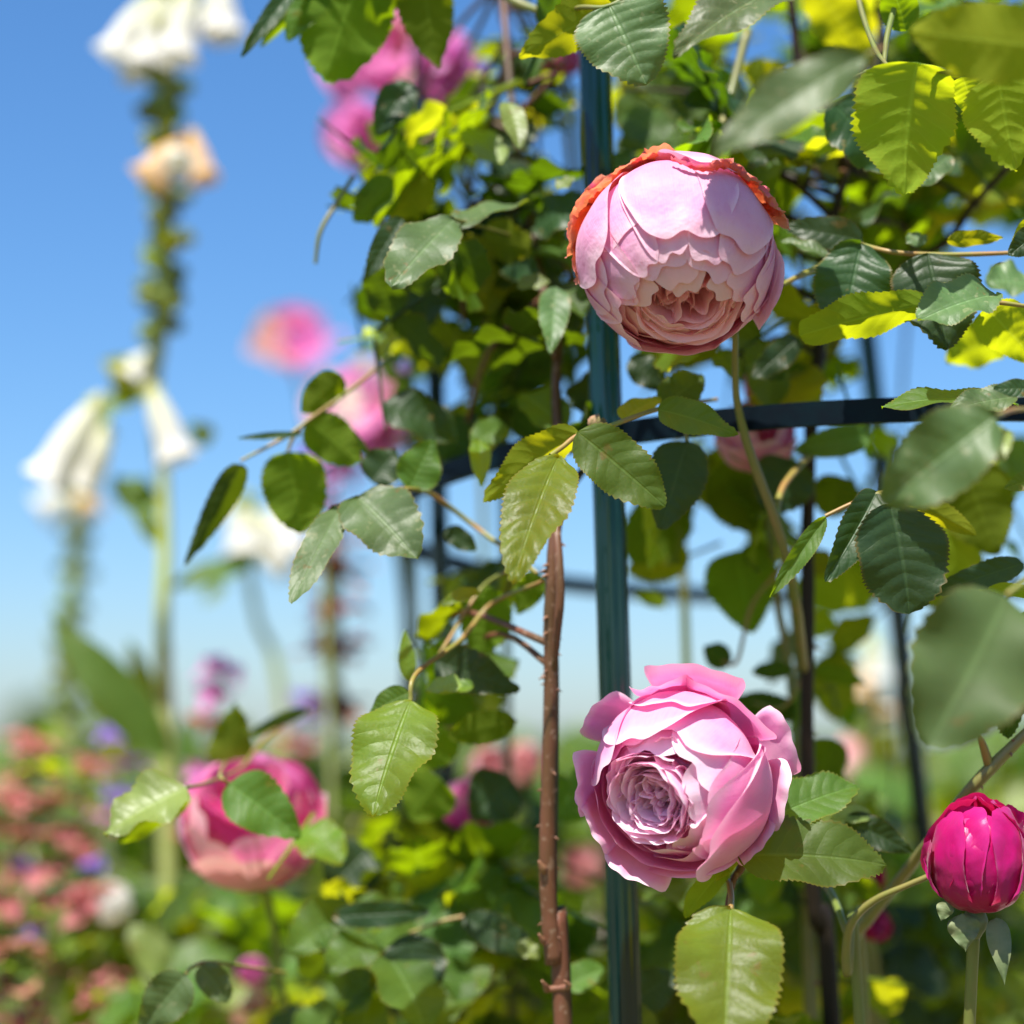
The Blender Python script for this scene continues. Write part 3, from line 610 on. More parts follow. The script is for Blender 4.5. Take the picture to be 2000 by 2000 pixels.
def whorl_plant(label, stem, rpx, n, mats, size, seed, f0=.0, f1=.9, group='whorled salvia spikes', name='salvia', flowers='violet', per=6, fl=2):
    e = stem[-1]; root = thing(name, at(*e) * np.array([1, 1, 0]), label, 'flower spike', group)
    g, P, _ = cane_geo(stem, rpx, 8, .1, 3); part('stem', g, 'foxstem', root)
    C = smooth_path([at(*p) for p in stem], 12); rng = random.Random(seed)
    for k in range(n):
        f = f0 + (f1 - f0) * k / max(1, n - 1); c = C[int(f * (len(C) - 1))]; gs = []
        for j in range(per):
            a = j * 2 * math.pi / per + k + rng.uniform(-.3, .3); dv = math.cos(a) * RGT + math.sin(a) * FWD + UPV * rng.uniform(-.3, .7)
            gs.append(placed(rng.choice(LV), c, dv, UPV + rng.uniform(-.5, .5) * RGT, size * rng.uniform(.7, 1.2)))
        part('bract_whorl', join(gs), rng.choice(mats), root)
        for j in range(fl):
            a = rng.uniform(0, 6.28); dv = math.cos(a) * RGT - abs(math.sin(a)) * FWD + UPV * .2
            if rng.random() < .09: part('flower', bell(c + dv * size * .5, dv, size * .8, size * .15, 1.7, 7, 9, j, 0), flowers, root)
    return root
sv = [('reddish pink salvia spike at the far left edge, lilac flowers', [(62, 1450, 1.45), (52, 1590, 1.45), (40, 1750, 1.45), (30, 1950, 1.45)], 5, 7, 41), ('salmon salvia spike, second from the left edge, tips brown', [(112, 1500, 1.4), (112, 1630, 1.4), (120, 1760, 1.4), (130, 1980, 1.4)], 5, 6, 42),
      ('low salmon salvia with a bright violet flower under the white bell', [(175, 1745, 1.35), (180, 1800, 1.35), (200, 1900, 1.35), (220, 2030, 1.35)], 5, 5, 43), ('rust coloured salvia in the bottom left corner', [(25, 1850, 1.25), (30, 1920, 1.25), (40, 2020, 1.25)], 5, 4, 44),
      ('thin dusty pink salvia between the salmon spike and the pale leaf', [(160, 1500, 1.55), (165, 1600, 1.55), (170, 1750, 1.55), (175, 1950, 1.55)], 4, 5, 48), ('dusty red salvia spike leaning over the left edge, lower than its neighbour', [(8, 1560, 1.4), (5, 1680, 1.4), (0, 1820, 1.4), (0, 2000, 1.4)], 5, 6, 49),
      ('pink salvia spike with violet flowers against the sky, left of the magenta rose', [(430, 1310, 1.5), (425, 1370, 1.5), (410, 1440, 1.5), (400, 1560, 1.5), (390, 1700, 1.5)], 4, 5, 45), ('purple salvia spike left of the magenta rose, below the broad leaf', [(235, 1440, 1.6), (240, 1520, 1.6), (235, 1600, 1.6), (230, 1800, 1.6)], 4, 5, 46),
      ('small salvia spike just above the bottom edge, pink and lilac', [(215, 1955, 1.3), (220, 2010, 1.3), (225, 2060, 1.3)], 4, 2, 47)]
for i, (lb, st, r, n, sd) in enumerate(sv):
    whorl_plant(lb, st, r, n, {45: ('salmon', 'mauve'), 46: ('mauve', 'violet')}.get(sd, ('salmon', 'leaf', 'young', 'rust', 'salmon', 'salmon')), .024, sd)
whorl_plant('pale spike with rust brown seed whorls hanging in tiers against the sky', [(655, 1060, 1.6), (655, 1140, 1.6), (655, 1250, 1.6), (652, 1380, 1.6), (650, 1500, 1.6), (650, 1700, 1.6)], [14, 13, 13, 14, 14, 12], 5, ('rust', 'rust', 'salmon'), .030, 61, .0, .60, 'whorled salvia spikes', 'phlomis', 'white', 11, 3)
whorl_plant('small violet and pink flower spike against the far left rose shoot', [(655, 900, 1.5), (660, 940, 1.5), (640, 1010, 1.5), (620, 1100, 1.5), (640, 1300, 1.5)], 5, 3, ('salmon', 'mauve'), .022, 62, 0, .4, 'whorled salvia spikes', 'salvia', 'violet', 6, 4)
whorl_plant('tiny lilac spike between the magenta rose and the tiered brown spike', [(600, 1370, 1.7), (590, 1430, 1.7), (570, 1500, 1.7), (570, 1650, 1.7)], 3, 4, ('violet', 'salmon'), .020, 63, 0, .6)

# large soft leaf clumps of the border
def clump(label, x, y, d, leaves, mat, h=1.0, group='border plants'):
    root = thing('border_plant', at(x, 2000, d) * np.array([1, 1, 0]), label, 'plant', group)
    p = at(x, y, d); part('stem', tube([p, np.array([p[0], p[1], p[2] * .5]), np.array([p[0], p[1], 0])], .006, 5, 7), 'stem', root)
    for k, (bx, by, tx, ty, wp, dd, kd) in enumerate(leaves): part('leaf', leaf_at(bx, by, tx, ty, wp, dd, kd, k + 3, 0, base=.7), mat if not isinstance(mat, tuple) else mat[k % len(mat)], root)
    return root
rng = random.Random(77)
for i, (x, y, d, n, mt, lb) in enumerate([(210, 1720, 1.5, 14, ('broad', 'leaf'), 'broad leaved green plant behind the salvia at left'), (330, 1640, 1.6, 14, ('broad', 'young'), 'yellow green plant below the pale leaf and left of the magenta rose'), (300, 1950, 1.35, 12, ('broad', 'pale'), 'soft light green leafy plant at the bottom left'), (420, 1850, 1.5, 14, ('pale', 'broad'), 'pale green plant under the magenta rose'),
                               (90, 1950, 1.5, 12, ('pale', 'broad'), 'pale leafy plant in the bottom left corner'), (560, 1950, 1.5, 12, ('leaf', 'pale'), 'leafy plant at the bottom left of the low rose growth'), (150, 1560, 2.0, 14, ('young', 'broad'), 'yellow green foliage at the foot of the slim pale spike'), (1900, 1900, 1.6, 12, ('young', 'pale'), 'yellow green plant behind the magenta bud'),
                               (1780, 1950, 1.7, 14, ('broad', 'young'), 'light green plant between the far post and the dark cane'), (1130, 1950, 1.7, 14, ('pale', 'broad'), 'pale green plant seen left of the front post foot'), (60, 1640, 1.8, 16, ('broad', 'leaf'), 'green plant behind the reddish salvia at the left edge'), (400, 1600, 1.9, 16, ('leaf', 'young'), 'tall green plant rising behind the magenta rose'), (560, 1640, 1.9, 16, ('leaf', 'dark'), 'dark green plant between the magenta rose and the left post'), (1400, 1620, 2.1, 16, ('leaf', 'young'), 'green plant far behind the cupped rose'), (1640, 1640, 2.2, 16, ('leaf', 'pale'), 'green plant around the foot of the cream bell spike'), (1920, 1680, 2.1, 16, ('young', 'leaf'), 'yellow green plant at the right edge beyond the bud'), (1080, 1620, 2.1, 16, ('leaf', 'broad'), 'mid green plant behind the thorny cane')]):
    lv = []
    for k in range(n):
        a = rng.uniform(-1.3, 1.3); l = rng.uniform(90, 200); bx, by = x + rng.uniform(-70, 70), y + rng.uniform(-60, 110)
        lv.append((bx, by, bx + math.sin(a) * l, by - math.cos(a) * l * .8, rng.uniform(40, 85), d + rng.uniform(-.12, .2), rng.choice('FBVUF')))
    clump(lb, x, y, d, lv, mt)
SOFT = ['soft plant at the left edge beside the reddish salvia', 'soft plant under the slim pale spike', 'pale soft plant between slim spike and pale sunlit leaf', 'soft plant at the foot of the tallest flower spike', 'soft plant left of the magenta rose crown', 'pale soft plant right behind the magenta rose', 'soft plant below the brown tiered spike', 'soft plant left of the bright hanging leaf', 'pale soft plant behind the left post',
        'soft plant between left post and thorny cane', 'soft plant between thorny cane and front post', 'pale soft plant hidden behind the cupped rose', 'soft plant at the right rim of the cupped rose', 'soft plant at the dark canes', 'pale soft plant under the cream bell spike', 'soft plant left of the far right post', 'soft plant over the magenta bud', 'pale soft plant at the right edge over the bud']
for i in range(18):
    d = rng.uniform(1.7, 2.7); x = (i + .5) / 18 * 2150 - 60 + rng.uniform(-40, 40); y = rng.uniform(1520, 1590) + (20 if x > 700 else 0); lv = []
    for k in range(18):
        a = rng.uniform(-1.2, 1.2); l = rng.uniform(80, 180); bx, by = x + rng.uniform(-80, 80), y + rng.uniform(-50, 200)
        lv.append((bx, by, bx + math.sin(a) * l, by - math.cos(a) * l * .8, rng.uniform(40, 80), d + rng.uniform(-.12, .2), rng.choice('FBVUF')))
    clump(SOFT[i], x, y, d, lv, (('broad', 'leaf'), ('leaf', 'broad', 'young'), ('pale', 'broad', 'leaf'))[i % 3], group='soft border plants below the horizon')

# ------------------------------------------------------------------ shrubs and trees farther off
def leafcloud(c, rx, ry, rz, n, size, seed, lumps=9):
    rng = np.random.RandomState(seed); V, F, UV = [], [], []; k = 0
    ls = [(rng.uniform(-.6, .6) * rx, rng.uniform(-.6, .6) * ry, rng.uniform(-.55, .75) * rz, rng.uniform(.3, .55)) for _ in range(lumps)]
    for i in range(n):
        l = ls[rng.randint(lumps)]; u = rng.normal(size=3); u /= np.linalg.norm(u); rr = rng.uniform(.6, 1.05) ** .5
        p = np.array([l[0] + u[0] * rx * l[3] * rr, l[1] + u[1] * ry * l[3] * rr, l[2] + u[2] * rz * l[3] * rr]) + c
        a = nrm(rng.normal(size=3)); b = nrm(np.cross(a, rng.normal(size=3))); s = size * rng.uniform(.6, 1.3)
        V += [p - a * s, p - b * s * .38 + a * s * -.1, p + a * s, p + b * s * .38 - a * s * .1]; F.append((k, k + 1, k + 2, k + 3)); UV += [(0, .5), (.5, 0), (1, .5), (.5, 1)]; k += 4
    return np.array(V), F, np.array(UV)
def shrub(x, y, rx, rz, mat, n, size, seed, label, blooms=None, group='shrubs of the border', zb=None):
    root = thing('shrub', (x, y, 0), label, 'shrub', group)
    h = rz
    part('stem', join([tube([np.array([x, y, 0.]), np.array([x + rx * .3 * math.cos(k * 1.7), y + rx * .3 * math.sin(k * 1.7), h * .9])], [.02, .008], 4, 6) for k in range(4)]), 'trunk', root)
    part('foliage', leafcloud(np.array([x, y, h * .92]), rx, rx * .8, h * .95, n, size, seed), mat, root, False)
    if blooms:
        rng = random.Random(seed)
        for i in range(blooms[1]):
            a = rng.uniform(0, 6.28); p = np.array([x + math.cos(a) * rx * .8, y - abs(math.sin(a)) * rx * .7, h * rng.uniform(.9, 1.75)])
            V = [petal(p, blooms[2], (0, -.3, -1), around((0, .4, .9), .9, j * 1.05), .7, nu=6, nv=6, seed=j) for j in range(6)]
            part('bloom', join(V), blooms[0], root)
sp = [(-.95, 3.2, .40, .62, 'broad', 'rounded mid green shrub at far left of the border'), (-.45, 3.6, .45, .62, 'leaf', 'dark green shrub left of centre, behind the foxgloves', ), (.02, 3.4, .40, .60, 'young', 'bright green shrub in the gap left of the thorny cane'),
      (.35, 3.0, .40, .60, 'pale', 'pale green shrub dotted with blush blooms right of the front post'), (.75, 3.4, .40, .63, 'leaf', 'green shrub with blush blooms behind the dark canes'), (1.1, 3.8, .40, .60, 'young', 'yellow green shrub at the right edge behind the bud'),
      (-1.6, 6.0, .9, .68, 'leaf', 'wide dark shrub far left beyond the border'), (-.5, 6.5, .9, .64, 'pale', 'pale wide shrub beyond the foxgloves'), (.6, 7.0, 1.0, .68, 'leaf', 'wide green shrub in the middle distance behind the roses'), (1.8, 7.0, 1.0, .66, 'broad', 'wide light green shrub in the right distance')]
for i, a in enumerate(sp):
    x, y, rx, rz, mt, lb = a[:6]
    shrub(x, y, rx, rz, mt, 1500 if y < 5 else 2200, .030 if y < 5 else .045, 90 + i, lb, (['blush', 'mauve', 'blush', 'white'][i % 4], 9, .035) if i in (2, 3, 4, 0) else None)
def tree(x, y, h, r, mat, seed, label):
    root = thing('tree', (x, y, 0), label, 'tree', 'trees along the horizon')
    part('trunk', tube([np.array([x, y, 0.]), np.array([x + .1, y, h * .4]), np.array([x, y + .2, h * .8])], [r * .10, r * .07, r * .02], 5, 9), 'trunk', root)
    part('crown', leafcloud(np.array([x, y, h * .62]), r, r, h * .42, 2600, .26, seed, 14), mat, root, False)
for i, (px, d, h, r, mt, lb) in enumerate([(20, 60, 1.5, 3.2, 'young', 'low dark tree on the horizon at the left edge'), (170, 55, 2.6, 2.4, 'leaf', 'green tree on the horizon beside the slim pale spike'), (330, 70, 1.7, 3.0, 'broad', 'small tree on the horizon left of the magenta rose'), (560, 60, 1.8, 3.2, 'leaf', 'horizon tree between the magenta rose and left post'), (760, 75, 1.8, 3.2, 'broad', 'horizon tree behind the left post'),
                                (980, 60, 1.7, 3.2, 'leaf', 'horizon tree behind the thorny cane'), (1260, 70, 1.7, 3.2, 'broad', 'horizon tree behind the cupped rose'), (1480, 60, 1.7, 3.0, 'leaf', 'horizon tree just right of the cupped rose'), (1720, 70, 1.8, 3.2, 'broad', 'horizon tree behind the far right post'), (1950, 60, 1.7, 3.2, 'leaf', 'horizon tree at the right edge behind the bud')]):
    p = at(px, 1480, d); tree(p[0], p[1], h, r, mt, 200 + i, lb)

# ------------------------------------------------------------------ roses
def petals_into(root, C, specs, mat, pref='petal'):
    for i, sp in enumerate(specs):
        kw = dict(sp); mt = kw.pop('mat', mat); lab = kw.pop('label', None); R = kw.pop('R')
        part(kw.pop('name', pref), petal(C, R, seed=kw.pop('seed', i * 3 + 1), **kw), mt, root, label=lab)
def heart(root, C, R, A, mat, n, rho0, rho1, ztop, seed, span0=0.9, dip=0.22, ruff=0.035, jit=0.0, off=0.0):
    """the crowded inner petals, quartered swirl"""
    rng = random.Random(seed)
    for i in range(n):
        f = i / (n - 1); rho = rho0 + (rho1 - rho0) * f ** 0.9
        ph = i * 2.39996 + rng.uniform(-.35, .35)
        z1 = ztop(f) + rng.uniform(-.035, .035)
        part('inner_petal', cup_petal(C, R, A, ph, rho, z1 - 0.62, z1, (span0 * (1 + 0.9 * f)) * rng.uniform(.75, 1.2), seed=seed + i,
             ruff=ruff * rng.uniform(.6, 1.5), lean=rng.uniform(0.0, .16), tear=rng.uniform(.02, .07), nu=13, nv=24, jit=jit, off=(rng.gauss(0, off), rng.gauss(0, off)), k=rng.uniform(.2, .4)), mat, root)
def generic_rose(root, c, Rpx, d, A, mat, matin, n1=13, n2=12, seed=0, th0=1.25, th1=0.5, res=(14, 12), outer_flare=0.0, name='petal'):
    C = at(c[0], c[1], d); R = Rpx * mpp(d); A = nrm(A); rng = random.Random(seed)
    for i in range(n1):
        f = i / max(1, n1 - 1); th = th0 + (th1 - th0) * f
        t = around(A, th, i * 2.4 + seed)
        part(name, petal(C, R, -A, t, 0.95 - 0.25 * f, r0=1.0 - 0.20 * f, flare=outer_flare * (1 - f), curl=0.05, nu=res[0], nv=res[1], wav=0.02, seed=seed + i), mat if isinstance(mat, str) else mat[i % len(mat)], root)
    for i in range(n2):
        f = i / max(1, n2 - 1)
        part('inner_petal', cup_petal(C, R, A, i * 2.4 + 1, 0.46 * (1 - f) + 0.06, 0.05, 0.74 - 0.25 * f, 1.1, seed=seed + i, nu=8, nv=10), matin, root)

def rose_globe():
    c, Rp, d = (1322, 497), 196, 0.880
    C = at(*c, d); R = Rp * mpp(d); A = nrm((0.045, -0.62, 0.78)); b = -A
    root = thing('rose', C + A[2] * 0, 'large globe shaped pale lilac rose with withered orange outer petals, hanging over the green post', 'rose')
    S = lambda x, y, back=False: sph(c, Rp, x, y, back)
    rng = random.Random(4)
    # ring of wrapping petals round the mouth
    for i in range(30):
        f = i / 29; th = 1.02 - 0.66 * f; ph = i * 2.39996 + 0.7
        t = around(A, th + rng.uniform(-.04, .04), ph)
        part('petal' if f < .5 else 'inner_petal', petal(C, R, b, t, 0.78 - 0.22 * f, r0=0.955 - 0.13 * f, curl=0.018, wav=0.008, seed=20 + i, nu=26, nv=20, ruff=0.004 + 0.012 * f, k=.26, notch=.02, base=.3, smin=.35),
             'petal1' if f < .33 else 'petal1in', root)
    heart(root, C, R, A, 'petal1in', 22, 0.52, 0.34, lambda f: 0.78 - 0.06 * f, 77, span0=1.0, ruff=0.025, jit=.05)
    heart(root, C, R, A, 'petal1in', 22, 0.30, 0.05, lambda f: 0.72 - 0.10 * f, 97, span0=1.2, ruff=0.06, jit=.22, off=.09)
    big = [
        # bottom and side wraps
        dict(t=S(1225, 655), w=.60, r0=.985, curl=.02), dict(t=S(1330, 690), w=.62, r0=.99, curl=.025, ruff=.008), dict(t=S(1425, 655), w=.55, r0=.985, curl=.02),
        dict(t=S(1185, 590), w=.55, r0=.975, curl=.015), dict(t=S(1462, 590), w=.50, r0=.98, curl=.02), 
        dict(t=S(1238, 585), w=.42, r0=.955, curl=.015, k=.4), dict(t=S(1212, 618), w=.40, r0=.965),
        dict(t=S(1437, 612), w=.42, r0=.975, curl=.02, k=.25), dict(t=S(1405, 545), w=.45, r0=.955, curl=.015), dict(t=S(1300, 532), w=.40, r0=.945), dict(t=S(1262, 552), w=.36, r0=.95), dict(t=S(1360, 540), w=.4, r0=.94), dict(t=S(1292, 560), w=.50, r0=.940, curl=.012, k=.2), dict(t=S(1362, 566), w=.50, r0=.935, curl=.012, k=.2), dict(t=S(1240, 594), w=.42, r0=.945, curl=.012), dict(t=S(1412, 590), w=.42, r0=.94, curl=.012), dict(t=S(1318, 586), w=.44, r0=.925, curl=.01, k=.2, mat='petal1in'), dict(t=S(1375, 598), w=.36, r0=.92, curl=.01, mat='petal1in'), dict(t=S(1270, 604), w=.36, r0=.92, curl=.01, mat='petal1in'), dict(t=S(1330, 606), w=.34, r0=.905, curl=.01, mat='petal1in'),
        # right hand upright folds
        dict(t=S(1500, 600), w=.42, r0=1.0, curl=.02), dict(t=S(1512, 640), w=.36, r0=1.03, curl=.05, flare=.03),
        # big lit upper petals
        dict(t=S(1325, 494), w=.66, r0=.99, curl=.014, wav=.022, k=.22, nu=44, nv=34), dict(t=S(1412, 500), w=.62, r0=1.0, curl=.014, wav=.024, k=.30, nu=44, nv=34),
        dict(t=S(1170, 535), w=.66, r0=1.012, curl=.014, wav=.020, k=.34, nu=44, nv=34),
        dict(t=S(1385, 352), w=.46, r0=1.035, curl=.03, wav=.02, k=.2, nu=36, nv=28, ruff=.006),
    ]
    for i, sp in enumerate(big):
        sp = dict(dict(b=b, nu=30, nv=24, wav=.010), **sp)
        mt = sp.pop('mat', 'petal1'); part('petal', petal(C, R, seed=100 + i, **sp), mt, root)
    # crisp dried rim lying on the top petal, and dried petals behind the globe
    P = [S(1302, 335), S(1330, 352), S(1362, 358), S(1392, 348), S(1420, 352), S(1448, 372)]
    bb = nrm((0.02, .50, -.86))
    wl = 'withered orange petal, dry and crumpled'
    for i, (x, y, ww, fl) in enumerate([(1118, 425, .34, .04), (1110, 485, .30, .05), (1126, 545, .22, .03), (1170, 382, .28, .02), (1218, 340, .26, .02), (1282, 290, .20, .05), (1252, 308, .20, .03)]):
        dx, dy = (x - c[0]) / Rp, -(y - c[1]) / Rp; L = math.hypot(dx, dy)
        part('withered_petal', petal(C, R, bb, (dx, dy, .16), ww, r0=1.0, flare=max(.02, L - 1.0 - .005), curl=.02, seed=300 + i, nu=34, nv=30, ruff=.012, crump=.028, k=.3), 'wither', root, label=wl)
    for i, (x, y, ww, dz, fl) in enumerate([(1455, 372, .20, .45, .06), (1490, 405, .20, .35, .10), (1512, 420, .17, .2, .10), (1524, 450, .15, .2, .08)]):
        dx, dy = (x - c[0]) / Rp, -(y - c[1]) / Rp; q = math.sqrt(dx * dx + dy * dy + dz * dz)
        part('withered_petal', petal(C, R, bb, (dx, dy, dz), ww, r0=1.0, flare=max(.03, q - 1.0 + .03), curl=.02, seed=340 + i, nu=34, nv=26, ruff=.015, crump=.04, k=.3), 'wither', root, label=wl)
    # dry curled lip on the top petal
    lip = []
    for i in range(len(P) * 6):
        pass
    pts = [C + R * 1.055 * (q[0] * RGT + q[1] * UPV - q[2] * FWD) for q in P]
    V, F, UV = tube(pts, [.0003, .0010, .0014, .0018, .0014, .0008], 10, 10, knob=.5, seed=5)
    V = V + np.array([[mnoise.noise(Vector(v * 500)) * .0011, mnoise.noise(Vector(v * 430 + 9)) * .0011, mnoise.noise(Vector(v * 610)) * .0011] for v in V])
    part('dried_rim', (V, F, UV), 'wither', root, label='brown dried rim curled on the top petal')
    # sepals and stalk going up behind
    back = C + R * (b[0] * RGT + b[1] * UPV - b[2] * FWD) * .95
    part('flower_stalk', tube([back, back + np.array([0.004, .02, .014]), at(1380, 330, .955), at(1420, 210, .985), at(1460, 60, 1.0)], [.0028, .0020, .0018, .0019, .0021], 8, 8), 'stem', root)
    return root

def rose_cupped():
    c, Rp, d = (1335, 1520), 178, 0.872
    C = at(*c, d); R = Rp * mpp(d); A = nrm((-0.57, -0.21, 0.79)); b = -A
    root = thing('rose', C, 'open bright pink cupped rose with a crowded centre, low against the green post', 'rose')
    S = lambda x, y, back=False: sph(c, Rp, x, y, back)
    rng = random.Random(8)
    for i in range(13):
        f = i / 12; th = .86 - .36 * f; ph = i * 2.39996 + 2.0
        part('petal' if f < .4 else 'inner_petal', petal(C, R, b, around(A, th + rng.uniform(-.05, .05), ph), 1.0 - .25 * f, r0=.90 - .12 * f, curl=.02, wav=.010, seed=400 + i, nu=24, nv=22, ruff=.008 + .012 * f, k=.3, notch=.04, smin=.35),
             'petal2' if f < .4 else 'petal2in', root)
    heart(root, C, R, A, 'petal2in', 34, .48, .22, lambda f: .83 - .15 * f, 555, span0=.9, ruff=.022, jit=.04)
    heart(root, C, R, A, 'petal2in', 34, .32, .03, lambda f: .76 - .14 * f, 655, span0=.7, ruff=.045, jit=.2, off=.08)
    def out(x, y, dz=.15):
        dx, dy = (x - c[0]) / Rp, -(y - c[1]) / Rp; v = np.array([dx, dy, dz]); q = np.linalg.norm(v); return v / q, q
    big = [
        dict(t=S(1222, 1440), w=.80, r0=.985, curl=.035, ruff=.006),
        dict(t=S(1250, 1672), w=.75, r0=.985, curl=.035, ruff=.006),
        dict(t=S(1178, 1585), w=.70, r0=.985, curl=.035, ruff=.006), dict(t=S(1180, 1500), w=.60, r0=.99, curl=.035, ruff=.006),
        dict(t=S(1358, 1584), w=.88, r0=1.0, curl=.02, k=.6, nu=40, nv=32, wav=.006, notch=0),        # lit triangular petal
        dict(t=S(1345, 1625), w=.35, r0=.97, curl=.03),
        dict(t=S(1356, 1632), w=.98, r0=1.045, curl=.10, k=.35, nu=44, nv=36, wav=.008, b=nrm(-A + np.array((.35, .12, 0)))),  # big right petal, rolled rim
        dict(t=S(1290, 1705), w=.50, r0=1.03, curl=.06, b=nrm(-A + np.array((.30, -.35, 0)))),
    ]
    for i, sp in enumerate(big):
        sp = dict(dict(b=b, nu=30, nv=26, wav=.008), **sp)
        part('petal', petal(C, R, seed=500 + i, **sp), 'petal2', root)
    # opened outer petals standing off the cup
    for i, (x, y, dz, ww, bx, cu, kk) in enumerate([
            (1345, 1306, .22, .50, (.25, .55, -.8), .12, .18), (1268, 1345, .35, .34, (.1, .6, -.8), .10, .3), (1425, 1372, .40, .62, (.4, .5, -.75), .12, .22), (1300, 1372, .55, .60, (.2, .6, -.8), .05, .22),
            (1540, 1432, .15, .36, (.75, .15, -.7), .05, .22), (1522, 1560, .30, .40, (.85, -.1, -.6), .10, .3), (1470, 1648, .35, .34, (.6, -.35, -.75), .08, .3),
            (1132, 1540, .35, .34, (-.5, 0, -.85), .07, .3), (1160, 1612, .40, .36, (-.4, -.2, -.85), .07, .3), (1228, 1700, .35, .36, (-.1, -.5, -.8), .06, .3),
            (1150, 1400, -.15, .30, (-.3, .4, -.85), .03, .3)]):
        t, q = out(x, y, dz)
        part('petal', petal(C, R, nrm(bx), t, ww, r0=.98, flare=q - .98 - cu * .5, fp=2, curl=cu, seed=560 + i, nu=32, nv=28, k=kk, ruff=.012, wav=.01), 'petal2', root)
    nb = C + R * (b[0] * RGT + b[1] * UPV - b[2] * FWD) * .8
    part('flower_stalk', tube([nb, at(1448, 1668, .895), at(1432, 1720, .892), at(1420, 1790, .886), at(1425, 1900, .884), at(1460, 2080, .89), at(1520, 2500, .92)], [.003, .0022, .0014, .0013, .0015, .0018, .002], 8, 8), 'redbark', root)
    for (x, y, tx, ty, wd) in [(1440, 1665, 1330, 1698, 26), (1446, 1668, 1478, 1640, 30), (1438, 1672, 1395, 1725, 28)]:
        part('sepal', leaf_at(x, y, tx, ty, wd, .893, 'F', 3, 1, teeth=0, tip=1.2), 'young', root)
    return root

rose1 = rose_globe()
rose2 = rose_cupped()

def bud_rose():
    c, d = (1912, 1690), .872
    C = at(*c, d); R = 92 * mpp(d); A = nrm((-.10, .93, .34)); b = nrm((.10, -.93, -.34))
    root = thing('rose_bud', at(1885, 2100, d), 'half open deep magenta rose bud with turned down sepals', 'rose bud')
    rng = random.Random(3)
    def bt(x, y, z): return nrm(((x - c[0]) / 92, -(y - c[1]) / 92, z))
    for i, (t, ww, r_, fl, cu, sk) in enumerate([(bt(1915, 1602, .7), 1.35, 1.015, .03, .02, 0), (bt(1880, 1612, .6), 1.2, 1.0, .03, .02, .1), (bt(1960, 1612, .6), 1.2, 1.0, .03, .02, -.1), (bt(1932, 1606, .62), 1.15, 1.09, .04, .06, .25), (bt(1866, 1612, .40), 1.1, 1.04, .06, .06, -.1), (bt(1985, 1625, .45), .95, 1.04, .06, .08, .1), (bt(1905, 1596, .5), 1.1, .99, .10, .05, -.3),
            (bt(1890, 1592, .15), .6, .90, .28, .06, 0), (bt(1938, 1592, .25), .6, .90, .26, .05, .2), (bt(1915, 1600, -.2), .8, .92, .28, .06, 0), (bt(1975, 1615, -.1), .8, .95, .26, .08, 0), (bt(1860, 1640, -.4), .9, 1.0, .10, .06, 0), (bt(1970, 1640, -.6), 1.0, 1.0, .1, .05, 0), (bt(1900, 1640, -.9), 1.0, 1.0, .1, .05, 0), (bt(1920, 1600, .1), .5, .85, .34, .03, 0)]):
        V, F, UV = petal(C, R, nrm(b + np.array((sk, 0, 0))), t, ww, r0=r_, flare=fl, fp=3, curl=cu, seed=700 + i, nu=40, nv=36, ruff=.030, k=.34, notch=-.03, wav=.035, crump=.02, g0=.8)
        Q = V - C; al = Q @ UPV; V = C + Q + UPV[None, :] * (al * .18)[:, None]
        part('petal', (V, F, UV), 'magenta', root)
    for i, (tx, ty, dz, ww, fl) in enumerate([(1826, 1640, .25, .34, .06)]):
        v = np.array([(tx - c[0]) / 86, -(ty - c[1]) / 86, dz]); q = np.linalg.norm(v)
        part('petal', petal(C, R, b, v, ww, r0=1.05, flare=max(0, q - 1.05), curl=.03, seed=730 + i, nu=32, nv=26, ruff=.03, k=.35, crump=.02), 'magenta', root)
    hip = part('hip', tube([at(1905, 1775, .872), at(1905, 1795, .872), at(1902, 1812, .872), at(1900, 1832, .872)], [.0035, .0052, .0048, .0028], 6, 12), 'sepal', root)
    for k, (x, y, tx, ty, wd, kd) in enumerate([(1880, 1784, 1886, 1860, 62, 'V'), (1946, 1792, 1962, 1925, 48, 'V'), (1850, 1762, 1838, 1800, 34, 'V')]):
        part('sepal', leaf_at(x, y, tx, ty, wd, .866, kd, 5 + k, 1, teeth=0, tip=1.3, fold=-.3, droop=.5), 'sepal', hip)
    part('flower_stalk', tube([at(1902, 1825, .872), at(1898, 1900, .873), at(1893, 2010, .875), at(1880, 2300, .88), at(1840, 2700, .9)], [.0026, .0025, .0025, .003, .003], 6, 10), 'stem', root)
bud_rose()

# ------------------------------------------------------------------ leaf shoots that can be told apart
def shoot(label, leaves, stalks=(), name='rose_shoot', group=None, cat='leafy shoot', hi=2, smat='twig', anchor=None):
    b = leaves[0]; root = thing(name, at(b[0], b[1], b[5]), label, cat, group)
    for k, lf in enumerate(leaves):
        bx, by, tx, ty, wp, d, kd, mt = lf[:8]; kw = lf[8] if len(lf) > 8 else {}
        kw = dict(kw); h = kw.pop('hi', hi); lab = kw.pop('label', None)
        part('leaf', leaf_at(bx, by, tx, ty, wp, d, kd, kw.pop('seed', k + int(bx)), h, **kw), mt, root, label=lab)
    gs = []
    for st in stalks:
        pts, rp = st[0], st[1]; P = [at(*p) for p in pts]; r = [rp * mpp(p[2]) for p in pts]; r[-1] *= .75
        gs.append(tube(P, r, 8, 8, cap=False))
    for g_ in gs: part('leaf_stalk', g_, smat, root)
    return root
S_ = shoot
